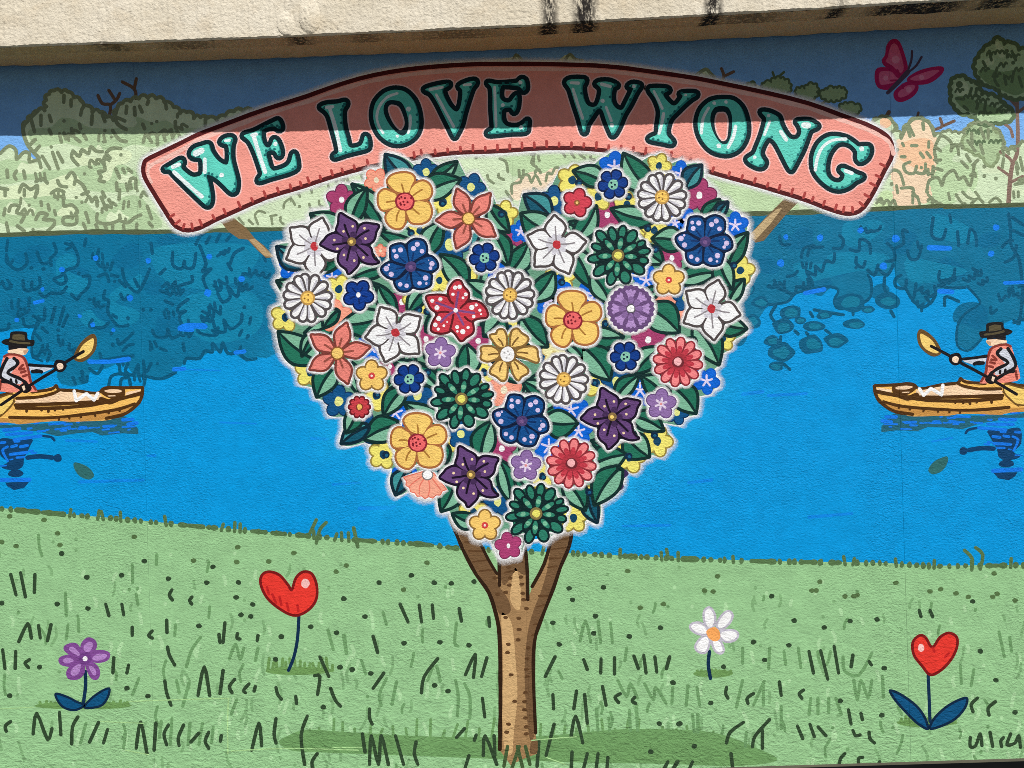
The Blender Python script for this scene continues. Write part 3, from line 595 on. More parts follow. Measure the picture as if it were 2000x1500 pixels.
for x, y, r, ry in ((180, 940, 82, 55), (120, 1050, 82, 65), (110, 1250, 105, 75), (360, 1045, 85, 42), (345, 1190, 92, 75), (530, 1165, 92, 56), (680, 1035, 86, 42), (930, 850, 95, 65), (640, 860, 120, 75), (-230, 1110, 70, 90), (-340, 1125, 50, 70), (30, 1160, 60, 45), (440, 960, 60, 36), (250, 1000, 46, 30), (60, 1360, 60, 40), (-120, 1010, 60, 60), (-60, 860, 70, 50), (-160, 760, 60, 60), (780, 920, 50, 30)):
    c = b4(x, y)[0]; LR.append(blob(c[0], c[1], r/4, ry/4, 0, .16)); LI.append(blob(c[0]+1, c[1]+1, r/4*.62, ry/4*.58, 0, .22))
on_river('leaf_reflection', LR, (4, 92, 128), 19)
on_river('leaf_reflection', LI, (14, 118, 150), 19.8)
B = []
for x, y, r in ((748, 515, 21), (1160, 537, 22), (485, 607, 22), (333, 760, 17), (130, 1000, 19), (622, 970, 16), (725, 1038, 20), (885, 1078, 16), (1015, 828, 25), (1625, 788, 30), (1635, 505, 21), (1888, 680, 24)):
    B.append(blob(*b1(x, y)[0], r/4, None, 0, .15))
for x, y, r in ((138, 352, 21), (405, 358, 26), (722, 300, 24), (1000, 365, 30), (1783, 277, 26), (1742, 480, 24), (98, 556, 30), (903, 582, 28)): B.append(blob(*b4(x, y)[0], r/4, None, 0, .15))
for q, w in ((b1(270, 865, 335, 850), 7), (b1(1410, 1065, 1500, 1045, 1600, 1050), 12), (b1(1420, 1070, 1500, 1075), 8), (b1(700, 1325, 860, 1325, 1005, 1305), 9), (b1(1360, 1385, 1440, 1380), 9), (b1(1840, 1255, 1910, 1245), 7), (b4(1260, 435, 1420, 440), 11), (b4(1340, 775, 1440, 780), 9), (b4(290, 790, 440, 760), 9), (b4(1850, 710, 2000, 705), 8)):
    B += stroke(q, w, jit=.2)
on_river('water_dabs', B, (18, 124, 234), 20)
B = []
for q in (T(500, 625, 4)(560, 930, 430, 925), T(500, 625, 4)(320, 650, 440, 640), T(500, 625, 4)(600, 1285, 820, 1270), T(500, 625, 4)(800, 1480, 1060, 1470), T(1500, 625, 4)(0, 590, 300, 575), T(0, 625, 4)(520, 940, 760, 950), T(0, 625, 4)(620, 1265, 1120, 1250), T(0, 625, 4)(1720, 800, 2000, 810), T(1000, 625, 4)(1380, 1270, 1560, 1250), T(1000, 625, 4)(1800, 580, 1960, 560), T(1300, 975, 2.857)(800, 100, 1040, 80), T(1500, 625, 4)(1280, 950, 1440, 920), T(650, 975, 2.857)(150, 50, 350, 40), T(650, 975, 2.857)(1620, 150, 1880, 145), T(0, 625, 4)(1400, 385, 1720, 395), T(0, 625, 4)(1150, 1060, 1210, 1060), T(1500, 625, 4)(1280, 1120, 1440, 1110)):
    B += stroke(q, 5, jit=.5)
on_river('water_ripples', B, (6, 132, 222), 16.6)

# ------------------------------------------------------------------ grass bank
grass = paint('painted_grass_bank', [gline+[(3400, 1640), (-1400, 1640)]], (146, 192, 138), 21, wall, 'light green painted grass bank along the bottom of the mural')
def on_grass(name, polys, rgb, layer, **kw): return paint(name, polys, rgb, layer, grass, **kw)
e1, e2, e3 = T(0, 975, 2.857), T(650, 975, 2.857), T(1300, 975, 2.857)
DARK, MID, MID2, PALE = (48, 70, 46), (108, 152, 100), (124, 168, 116), (166, 208, 156)
def gy(x):
    for a, b in zip(gline, gline[1:]):
        if x <= b[0]: return a[1]+(b[1]-a[1])*(x-a[0])/(b[0]-a[0])
    return gline[-1][1]
E_ = []
x = -320
while x < 2320:
    y = gy(x)+1; t = rnd.random()
    if t < .5: E_.append(blob(x, y, 4+rnd.random()*2, 5.2+rnd.random()*2.2)); x += rnd.uniform(9, 21)
    elif t < .72:
        ln = rnd.uniform(14, 46); E_ += stroke([(x, y), (x+ln/2, gy(x+ln/2)+1), (x+ln, gy(x+ln)+1)], 10, jit=.3); x += ln+rnd.uniform(9, 16)
    else:
        E_ += stroke([(x+rnd.uniform(-4, 5), y-8-rnd.random()*6), (x, y+4)], 7); x += rnd.uniform(8, 16)
for q in (e1(1765, 115, 1720, 210), e1(1820, 130, 1785, 170, 1765, 245), e1(1975, 160, 1995, 265), e2(115, 160, 140, 265), e3(1668, 285, 1710, 330, 1708, 395), e3(1730, 270, 1770, 310, 1755, 390), e3(5, 280, 15, 330)): E_ += stroke(q, 7)
on_grass('grass_edge', E_, (84, 114, 72), 25)
def scatter(n, rgb, layer, lens, w, name, y0=8, dots=.3, dens=1.0):
    P = []
    for _ in range(n):
        x = rnd.uniform(-320, 2320); y = gy(x)+y0+(rnd.random()**.75)*(1500-gy(x)); ln = rnd.uniform(*lens)*(.45+.75*min(1, (y-gy(x))/330))
        if rnd.random() < dots or y < gy(x)+70: P.append(blob(x, y, 3.4, 3.8)); continue
        dx = rnd.uniform(-.35, .35)*ln; bend = rnd.uniform(-.18, .18)*ln
        P += stroke([(x+dx, y-ln/2), (x+dx*.4+bend, y), (x, y+ln/2)], w, sub=2, jit=.12)
    on_grass(name, P, rgb, layer, kind='stuff')
scatter(260, PALE, 22, (12, 26), 6.5, 'grass_flecks')
scatter(225, MID2, 22.8, (14, 38), 5.4, 'grass_strokes', 14, .22)
scatter(90, MID, 23.6, (14, 34), 5.6, 'grass_strokes', 40, .3)
on_grass('tree_shadow_patch', [catmull([(545, 1450), (560, 1438), (600, 1425), (680, 1430), (830, 1438), (980, 1440), (1080, 1436), (1200, 1425), (1300, 1424), (1400, 1432), (1480, 1462), (1518, 1485), (1440, 1496), (1300, 1492), (1120, 1489), (960, 1482), (800, 1476), (640, 1470), (570, 1466)])]
         + sum([stroke([(x+rnd.uniform(-6, 6), 1428+rnd.uniform(-26, 4)), (x+rnd.uniform(-4, 4), 1442)], 5.4) for x in range(600, 1400, 24)], []), (108, 152, 94), 24.4)
tuft = []
for x0, x1, y, hgt in ((515, 650, 1310, 26), (72, 252, 1378, 10), (1355, 1432, 1316, 8), (1750, 1870, 1412, 14)):
    tuft += [blob((x0+x1)/2, y, (x1-x0)/2, 8, 0, .08)]
    for k in range(int((x1-x0)/9)):
        xx = x0+8+k*9; tuft += stroke([(xx+rnd.uniform(-3, 3), y-rnd.uniform(.4, 1)*hgt), (xx, y)], 6)
on_grass('ground_shade_patch', tuft, (106, 148, 84), 24.6)
MT = []
for q in (e1(215, 200, 220, 270, 235, 315), e1(738, 365, 740, 465), e1(875, 310, 872, 365), e1(365, 525, 370, 650), e1(760, 530, 770, 590), e1(435, 650, 440, 740), e1(380, 700, 370, 780), e1(1120, 770, 1070, 840, 1040, 935), e1(1280, 890, 1315, 810, 1340, 895, 1360, 830), e1(1440, 830, 1425, 900), e1(775, 1000, 740, 1090), e1(985, 1010, 1000, 1080), e1(1055, 1025, 1020, 1155), e1(1170, 600, 1165, 660), e1(980, 700, 975, 760), e1(1830, 730, 1860, 840), e1(1920, 760, 1935, 860), e1(480, 1250, 450, 1360), e1(1320, 1120, 1290, 1200),
          e1(700, 1310, 690, 1390), e1(900, 1240, 890, 1330), e1(960, 1220, 950, 1370), e1(1060, 1250, 1050, 1370), e1(1130, 1250, 1110, 1370), e1(1190, 1270, 1180, 1360), e2(280, 630, 300, 700), e2(690, 690, 680, 800, 700, 820), e2(60, 760, 75, 860), e2(300, 1000, 260, 1090, 270, 1150), e2(355, 1020, 330, 1145), e2(685, 1010, 700, 1100, 695, 1210), e2(735, 1030, 765, 1100, 765, 1220), e2(560, 930, 530, 1010), e2(580, 930, 600, 1015), e2(1380, 790, 1410, 680, 1440, 800), e2(1480, 680, 1495, 800), e2(1550, 690, 1560, 800),
          e2(1590, 1010, 1640, 1100, 1660, 1030, 1700, 1110), e2(1740, 1030, 1790, 1120, 1800, 1050, 1860, 1140), e2(1640, 830, 1630, 900), e2(1260, 960, 1280, 1000), e2(1470, 1170, 1480, 1290), e2(1540, 1220, 1545, 1290), e2(1655, 1180, 1660, 1290), e2(1695, 1150, 1700, 1290), e3(430, 830, 430, 915), e3(580, 830, 575, 945), e3(660, 850, 670, 920), e3(740, 830, 755, 940), e3(850, 850, 860, 910, 900, 920, 920, 850), e3(990, 880, 1000, 960, 1080, 980, 1150, 860), e3(1050, 1010, 1070, 1120, 1090, 1010, 1130, 1110, 1150, 1010), e3(1210, 990, 1215, 1105),
          e3(430, 1010, 395, 1160), e3(490, 1150, 550, 1015), e3(545, 1040, 545, 1150), e3(40, 1050, 35, 1140), e3(125, 1040, 115, 1150), e3(175, 1050, 190, 1150), e3(645, 1155, 645, 1280), e3(1860, 740, 1890, 880), e3(1920, 770, 1930, 850), e3(1645, 930, 1650, 1030), e3(1720, 950, 1705, 1040), e3(810, 1110, 800, 1200), e3(850, 1110, 850, 1200), e3(910, 1110, 910, 1190), e3(950, 1110, 980, 1200), e3(150, 1200, 160, 1300), e3(180, 1200, 180, 1300), e3(450, 1300, 445, 1380)):
    MT += stroke(q, 6.2, jit=.1)
on_grass('grass_strokes', MT, MID, 25.4)
D_ = []
for fn, qs in ((e1, ((60, 420, 90, 535), (115, 410, 142, 545), (195, 420, 192, 520), (590, 585, 608, 650), (680, 585, 690, 645), (960, 505, 945, 535, 962, 562), (1072, 545, 1058, 565, 1070, 585), (105, 795, 155, 695, 175, 775), (215, 705, 225, 775), (285, 700, 265, 790), (15, 840, 28, 945), (88, 850, 85, 945), (165, 895, 140, 915, 160, 940), (635, 885, 630, 970), (718, 925, 708, 970),
        (930, 675, 932, 745), (850, 735, 830, 760, 850, 775), (738, 715, 738, 760), (935, 825, 945, 870, 975, 925), (1255, 690, 1245, 800), (1222, 755, 1228, 800), (1325, 750, 1322, 775, 1340, 780), (1440, 760, 1435, 790), (1105, 1095, 1140, 935, 1170, 1095), (1245, 955, 1228, 1085), (1310, 1005, 1280, 1045, 1295, 1080), (1390, 1030, 1360, 1065, 1370, 1080), (1425, 1045, 1418, 1070), (920, 1015, 930, 1080, 955, 1150),
        (1540, 1050, 1550, 1090, 1570, 1115), (1650, 1100, 1655, 1140), (1785, 880, 1835, 990), (1755, 985, 1785, 990, 1772, 1090), (1845, 1055, 1870, 1120, 1900, 1155), (185, 1310, 205, 1195, 265, 1340, 290, 1280), (332, 1190, 340, 1315), (435, 1215, 405, 1270, 400, 1365), (550, 1245, 500, 1355), (600, 1285, 578, 1360), (60, 1240, 30, 1265, 35, 1295), (760, 1390, 785, 1245, 820, 1420), (870, 1250, 860, 1400),
        (940, 1260, 915, 1310, 930, 1370), (1025, 1260, 995, 1330, 1000, 1375), (1110, 1305, 1065, 1355), (1165, 1300, 1145, 1350, 1165, 1390), (1235, 1320, 1230, 1350), (1405, 1400, 1445, 1250, 1460, 1375), (1540, 1225, 1530, 1310, 1540, 1360), (1715, 1210, 1680, 1320, 1700, 1480), (1770, 1420, 1740, 1470, 1755, 1530))),
        (e2, ((375, 585, 420, 685), (482, 590, 495, 685), (555, 590, 562, 665), (705, 610, 718, 680), (870, 660, 875, 710), (225, 765, 250, 855), (285, 970, 225, 1055), (585, 890, 510, 990, 495, 1080), (740, 980, 795, 865, 785, 995), (860, 885, 830, 990), (835, 1110, 848, 1215), (205, 1170, 205, 1220, 220, 1255), (1240, 880, 1185, 990), (1400, 895, 1420, 950), (1497, 890, 1495, 970), (1572, 885, 1572, 975),
        (1680, 875, 1705, 945), (1735, 870, 1748, 970), (1797, 880, 1808, 965), (1880, 880, 1862, 945), (1228, 1090, 1232, 1170), (1360, 1070, 1345, 1170), (1405, 1090, 1420, 1250), (1505, 1045, 1525, 1150), (1605, 1085, 1575, 1105, 1595, 1135), (1685, 1105, 1670, 1125, 1690, 1140), (1235, 1255, 1190, 1430), (1330, 1320, 1355, 1210, 1395, 1360), (735, 1280, 690, 1330), (800, 1315, 790, 1345),
        (205, 1480, 215, 1320, 255, 1480, 270, 1320, 310, 1480), (350, 1320, 395, 1480), (465, 1355, 455, 1420, 475, 1480), (840, 1430, 850, 1320, 915, 1480), (900, 1320, 905, 1430), (760, 1430, 735, 1510), (1150, 1350, 1140, 1490), (1335, 1410, 1330, 1510), (1420, 1420, 1400, 1500), (1480, 1420, 1470, 1500), (1535, 1440, 1530, 1500), (1870, 1465, 1845, 1510), (1920, 1465, 1895, 1510), (165, 1310, 180, 1410))),
        (e3, ((800, 850, 825, 970), (865, 845, 905, 1005), (940, 820, 965, 970), (1045, 870, 1035, 935), (1135, 905, 1148, 925), (20, 885, 5, 945), (635, 1020, 645, 1095), (770, 1065, 745, 1085, 760, 1110), (490, 1085, 455, 1110, 460, 1140), (340, 1050, 335, 1085, 348, 1110), (1020, 1175, 1035, 1255), (1090, 1195, 1098, 1230), (735, 1265, 765, 1335), (805, 1255, 830, 1325), (850, 1270, 895, 1320),
        (1045, 1290, 1060, 1320, 1085, 1315), (1135, 1300, 1140, 1335, 1165, 1360), (435, 1245, 360, 1300, 340, 1360), (580, 1230, 500, 1320, 485, 1380), (540, 1290, 540, 1390), (1740, 1110, 1705, 1145, 1715, 1185), (1840, 1130, 1800, 1165, 1805, 1205), (365, 1420, 375, 1510), (1000, 1420, 975, 1450, 965, 1510), (1100, 1440, 1075, 1450, 1085, 1510), (1195, 1465, 1170, 1510), (150, 1465, 130, 1510), (70, 1465, 40, 1510),
        (1415, 620, 1425, 655), (1475, 620, 1490, 655), (1700, 1330, 1700, 1380, 1730, 1375, 1755, 1310, 1765, 1375), (1810, 1300, 1825, 1380), (1885, 1330, 1870, 1350, 1875, 1380), (1925, 1310, 1905, 1370, 1950, 1360, 1970, 1320, 1980, 1385)))):
    for q in qs: D_ += stroke(fn(*q), 6.9, jit=.08)
for fn, ps in ((e1, ((345, 303), (485, 435), (678, 425), (805, 345), (940, 443), (1153, 465), (1188, 377), (1330, 465), (1318, 547), (1410, 587), (1345, 645), (1400, 653), (1733, 712), (1920, 555), (1878, 745), (320, 585), (490, 610), (10, 580), (1110, 707), (1570, 767), (1537, 893), (1898, 937), (1965, 950), (55, 1097), (708, 1055), (825, 1098), (1805, 1160), (220, 937))),
               (e2, ((438, 425), (258, 465), (566, 466), (660, 470), (788, 460), (60, 555), (180, 655), (20, 745), (398, 803), (597, 798), (760, 815), (40, 937), (108, 952), (213, 972), (568, 1040), (643, 1070), (1318, 498), (1510, 492), (1338, 562), (1465, 652), (1228, 690), (1455, 748), (1655, 765), (1828, 717), (1263, 810), (1898, 1023), (1822, 1252), (1935, 1252), (1775, 1408))),
               (e3, ((592, 541), (717, 677), (885, 716), (1030, 680), (1180, 671), (490, 797), (688, 815), (552, 897), (323, 935), (1220, 943), (1757, 848), (1843, 1010), (1950, 1190), (42, 1025), (252, 1138), (975, 1125), (1207, 1205), (75, 1255), (1713, 570), (160, 1378)))):
    for p in ps: D_.append(blob(*fn(*p)[0], 5.6, 4.8))
on_grass('grass_strokes', D_, DARK, 26.2)
D_ = []
for fn, ps in ((e1, ((322, 190), (750, 210), (90, 262), (335, 255), (1327, 268), (1080, 343), (1320, 350), (1500, 348), (1640, 300), (1875, 405), (10, 240), (55, 95), (245, 115))),
               (e3, ((218, 510), (265, 515), (815, 510), (840, 510), (1000, 543), (1050, 542), (1070, 535), (1475, 515), (1535, 503), (1690, 545), (1825, 545), (1850, 528), (290, 430), (860, 460), (1285, 467), (1833, 413), (1620, 525), (1950, 565))),
               (e2, ((395, 505), (525, 355), (75, 370), (1645, 400), (1715, 605), (1845, 585)))):
    for p in ps: D_.append(blob(*fn(*p)[0], 5.6, 4.6))
on_grass('grass_strokes', D_, (84, 112, 68), 26.2)
# creases in the old coating near the foot of the wall
CR = stroke(e1(0, 1170, 190, 1160), 1.6)+stroke(e1(720, 1128, 1000, 1118, 1280, 1110), 2.2)+stroke(e1(1275, 1110, 1270, 1250, 1272, 1420), 2.6)+stroke(e1(1290, 1405, 1600, 1390, 2000, 1400), 2.2)+stroke(e2(0, 1385, 160, 1385), 2.2)+stroke(e2(1110, 1345, 1230, 1335, 1360, 1325), 2)+stroke(e2(1190, 1440, 1300, 1480), 2)+stroke(e1(560, 1240, 800, 1250), 1.8)+stroke(e1(700, 1400, 830, 1425), 2)
on_grass('coating_crease', CR, (166, 208, 142), 60)

# ------------------------------------------------------------------ single painted flowers and hearts in the grass
def stem(q, fn, parent, w=6.5): return paint('stem', stroke(fn(*q), w), (12, 44, 74), 28, parent)
hearts = []
def heart(pts, fn, hl, stemq, label, leaves=(), shade=()):
    P = catmull(fn(*pts), True, 4)
    o = paint('painted_heart_flower', [P]+stroke(P, 5, True, smooth=False), (122, 20, 22), 29, wall, label)
    paint_in('heart', P, 3, (224, 56, 46), 30, o)
    paint('highlight', [blob(*fn(*hl[:2])[0], hl[2], hl[3], 0, .1)], (250, 188, 184), 31.5, o)
    sh = []
    for q in shade: sh += stroke(fn(*q), 5)
    if sh: paint('shading', sh, (186, 34, 34), 31, o)
    stem(stemq, fn, o)
    for lf in leaves:
        Q = catmull(fn(*lf), True, 4)
        paint('leaf', [Q]+stroke(Q, 3, True, smooth=False), (8, 38, 66), 28.6, o); paint_in('leaf', Q, 3.6, (10, 80, 124), 29.4, o)
heart((1510, 404, 1562, 424, 1610, 480, 1628, 505, 1650, 440, 1690, 405, 1740, 415, 1768, 480, 1765, 560, 1720, 620, 1650, 650, 1580, 625, 1502, 565, 1464, 505, 1452, 450, 1470, 414), e1, (1705, 470, 8, 10), (1668, 655, 1660, 780, 1640, 880, 1610, 955),
      'red painted heart on a leafless stem, left of the tree', shade=((1520, 530, 1540, 580), (1560, 545, 1570, 590), (1600, 580, 1610, 620), (1660, 590, 1665, 625), (1490, 490, 1500, 530)))
heart((1415, 760, 1450, 770, 1480, 820, 1500, 815, 1530, 770, 1580, 745, 1625, 770, 1625, 830, 1590, 900, 1530, 960, 1475, 980, 1430, 930, 1385, 870, 1378, 800), e3, (1425, 830, 6, 7.5), (1465, 985, 1470, 1100, 1475, 1240),
      'red painted heart with two dark blue leaves, bottom right', ((1250, 1065, 1310, 1085, 1400, 1150, 1450, 1220, 1465, 1285, 1400, 1250, 1320, 1170, 1270, 1110), (1685, 1110, 1670, 1170, 1600, 1240, 1480, 1285, 1490, 1230, 1560, 1160, 1640, 1115)), shade=((1490, 830, 1500, 850), (1560, 880, 1580, 860)))
vf = paint('painted_violet_flower', sum([stroke(catmull(p), 3, True, smooth=False)+[catmull(p)] for p in (e1(460, 860, 455, 810, 490, 775, 530, 790, 535, 830, 500, 870), e1(500, 880, 520, 850, 570, 845, 610, 860, 600, 895, 550, 910, 505, 900), e1(480, 910, 530, 920, 555, 960, 545, 1000, 515, 1000, 490, 960), e1(460, 905, 470, 960, 440, 1000, 385, 1000, 375, 960, 410, 920), e1(455, 890, 420, 930, 350, 925, 330, 900, 345, 880, 400, 870), e1(460, 880, 400, 870, 360, 840, 370, 815, 420, 805, 450, 840))], [])
           + [circ(*e1(475, 890)[0], 14)], (124, 72, 142), 29, wall, 'violet painted flower with two dark blue leaves, bottom left')
for p in (e1(470, 845, 470, 815, 500, 795, 520, 810, 500, 850), e1(515, 890, 540, 865, 595, 865, 585, 890, 540, 900), e1(495, 930, 530, 945, 535, 980, 515, 975), e1(450, 920, 440, 970, 405, 985, 395, 960, 420, 930), e1(410, 905, 370, 915, 350, 900, 370, 885, 400, 890), e1(440, 875, 395, 850, 385, 830, 410, 825, 445, 860)):
    paint('petal', [catmull(p)], (172, 128, 190), 30, vf)
paint('flower_centre', [circ(*e1(475, 890)[0], 13)], (112, 62, 132), 30.6, vf); paint('flower_centre', [circ(*e1(475, 890)[0], 5)], (246, 240, 246), 31.4, vf)
paint('stem', stroke(e1(475, 960, 478, 1040, 465, 1140), 7), (12, 44, 74), 28, vf)
for lf in (e1(310, 1085, 370, 1100, 430, 1130, 470, 1150, 420, 1178, 360, 1165, 325, 1130), e1(610, 1055, 600, 1110, 560, 1155, 475, 1165, 490, 1130, 550, 1080)):
    Q = catmull(lf, True, 4); paint('leaf', [Q]+stroke(Q, 4, True, smooth=False), (8, 38, 66), 28.6, vf); paint_in('leaf', Q, 2.6, (10, 80, 124), 29.4, vf)
wf_sil = sum([[catmull(p)] for p in (e3(220, 630, 245, 610, 270, 650, 265, 700, 240, 715, 222, 680), e3(290, 700, 320, 650, 350, 630, 368, 650, 350, 690, 310, 720), e3(310, 745, 360, 735, 398, 750, 385, 780, 340, 790, 312, 770), e3(265, 795, 300, 795, 318, 840, 305, 855, 280, 840), e3(230, 770, 240, 800, 220, 850, 185, 845, 172, 820, 200, 780), e3(225, 750, 180, 745, 145, 720, 150, 700, 190, 695, 225, 720))], [])
wf = paint('painted_white_daisy', sum([stroke(p, 9, True, smooth=False)+[p] for p in wf_sil], []), (188, 184, 196), 28.8, wall, 'small white painted daisy on a short stem, right of the tree')
for p in wf_sil: paint('petal', [p], (250, 250, 252), 30, wf)
paint('flower_centre', [blob(*e3(268, 752)[0], 14)], (246, 164, 92), 31, wf)
paint('stem', stroke(e3(245, 850, 238, 920, 250, 1000), 7), (12, 44, 74), 28, wf)

# ------------------------------------------------------------------ trunk of the heart tree and the sign's props
tr = e2(650, 90, 700, 220, 740, 310, 800, 420, 870, 520, 910, 640, 932, 760, 938, 1000, 938, 1200, 932, 1400, 960, 1440, 990, 1480, 1000, 1510, 1020, 1470, 1060, 1450, 1140, 1420, 1132, 1310, 1122, 1000, 1126, 800, 1160, 680, 1230, 500, 1270, 380, 1320, 260, 1335, 120, 1220, 190, 1180, 360, 1112, 490, 1090, 560, 1085, 480, 1080, 250, 930, 250, 932, 480, 920, 420, 870, 340, 820, 240, 760, 60)
trunk = paint('painted_tree_trunk', [tr], (158, 124, 84), 32, wall, 'brown painted tree trunk under the heart of flowers')
paint('bark_light', [catmull(e2(940, 660, 960, 640, 1000, 700, 1020, 900, 1030, 1100, 1010, 1300, 1000, 1420, 960, 1400, 945, 1200, 950, 900)), catmull(e2(1010, 400, 1030, 400, 1050, 520, 1040, 620, 990, 560))], (202, 166, 116), 33, trunk)
paint('bark_dark', [catmull(e2(1335, 170, 1310, 280, 1255, 400, 1220, 500, 1150, 680, 1120, 800, 1115, 1000, 1125, 1300, 1095, 1320, 1070, 1000, 1085, 760, 1120, 620, 1160, 520, 1200, 380, 1230, 220)),
      catmull(e2(680, 110, 760, 120, 830, 260, 900, 400, 925, 480, 980, 560, 990, 630, 930, 640, 890, 540, 820, 430, 750, 310)), catmull(e2(940, 260, 1070, 270, 1075, 420, 1020, 400, 960, 480, 935, 420)), catmull(e2(1110, 1350, 1140, 1340, 1140, 1415, 1100, 1415))], (112, 84, 56), 33, trunk)
bk = []
for x, y in ((990, 440), (980, 380), (985, 480), (965, 520), (920, 530), (965, 660), (1038, 665), (1080, 610), (1040, 727), (1035, 785), (1015, 1128), (1050, 435), (1055, 475), (1060, 525), (1065, 560), (905, 440), (1090, 830), (1085, 890), (1080, 950), (1085, 990), (1075, 1080), (1070, 1130), (1070, 1175), (1075, 1220), (1080, 1270), (1080, 1310), (980, 810), (975, 855), (995, 980), (980, 1255), (970, 1300)): bk.append(blob(*e2(x, y)[0], 5, 3.4))
for q in ((720, 200, 790, 215), (740, 240, 810, 245), (760, 290, 840, 290), (780, 350, 860, 340), (820, 400, 890, 395), (1230, 230, 1310, 220), (1220, 280, 1300, 270), (1210, 330, 1270, 330), (1200, 380, 1250, 375), (940, 300, 1060, 290), (950, 360, 1060, 350), (960, 410, 1010, 400), (1140, 600, 1180, 590), (1120, 700, 1150, 695), (1110, 760, 1140, 750), (1150, 540, 1200, 540)): bk += stroke(e2(*q), 4, jit=.3)
paint('bark_marks', bk, (92, 64, 38), 34.2, trunk)
paint('trunk_outline', stroke(e2(650, 95, 700, 220, 740, 310, 800, 420, 870, 520, 910, 640, 930, 760, 935, 1000, 935, 1200, 932, 1395), [7, 8], jit=.12)+stroke(e2(1335, 165, 1320, 260, 1270, 380, 1230, 500, 1160, 680, 1125, 800, 1120, 1000, 1132, 1305), 7, jit=.12)+stroke(e2(822, 245, 870, 340, 915, 415), 6)+stroke(e2(928, 320, 930, 480), 7)
      + stroke(e2(1075, 275, 1085, 400, 1088, 560), 7)+stroke(e2(1222, 210, 1180, 360, 1112, 488), 7), (46, 28, 14), 35.4, trunk)
paint('grass_over_trunk', stroke(e2(975, 1380, 955, 1490), 7)+stroke(e2(1040, 1380, 1000, 1500), 7)+stroke(e2(1030, 1380, 1060, 1500), 7)+stroke(e2(1075, 1380, 1100, 1480), 7), (66, 88, 52), 35.4, grass)
pl = paint('sign_prop', [l1(760, 1170, 880, 1125, 1010, 1230, 1090, 1330, 1180, 1400, 1280, 1510, 1200, 1520, 1110, 1440, 1020, 1340, 930, 1330, 830, 1260)], (126, 102, 70), 26, wall, 'brown painted prop under the left end of the sign')
paint('bark_light', [l1(1030, 1340, 1090, 1330, 1280, 1510, 1180, 1500, 1110, 1420)], (178, 150, 110), 27, pl)
l5 = T(1400, 180, 5)
pr = paint('sign_prop', [l5(590, 1110, 660, 1040, 800, 1070, 680, 1190, 560, 1330, 460, 1450, 380, 1470, 300, 1410, 480, 1220)], (120, 100, 72), 26, wall, 'brown painted prop under the right end of the sign')
paint('bark_light', [l5(590, 1140, 640, 1130, 520, 1290, 380, 1440, 310, 1410, 480, 1230)], (190, 166, 124), 27, pr)

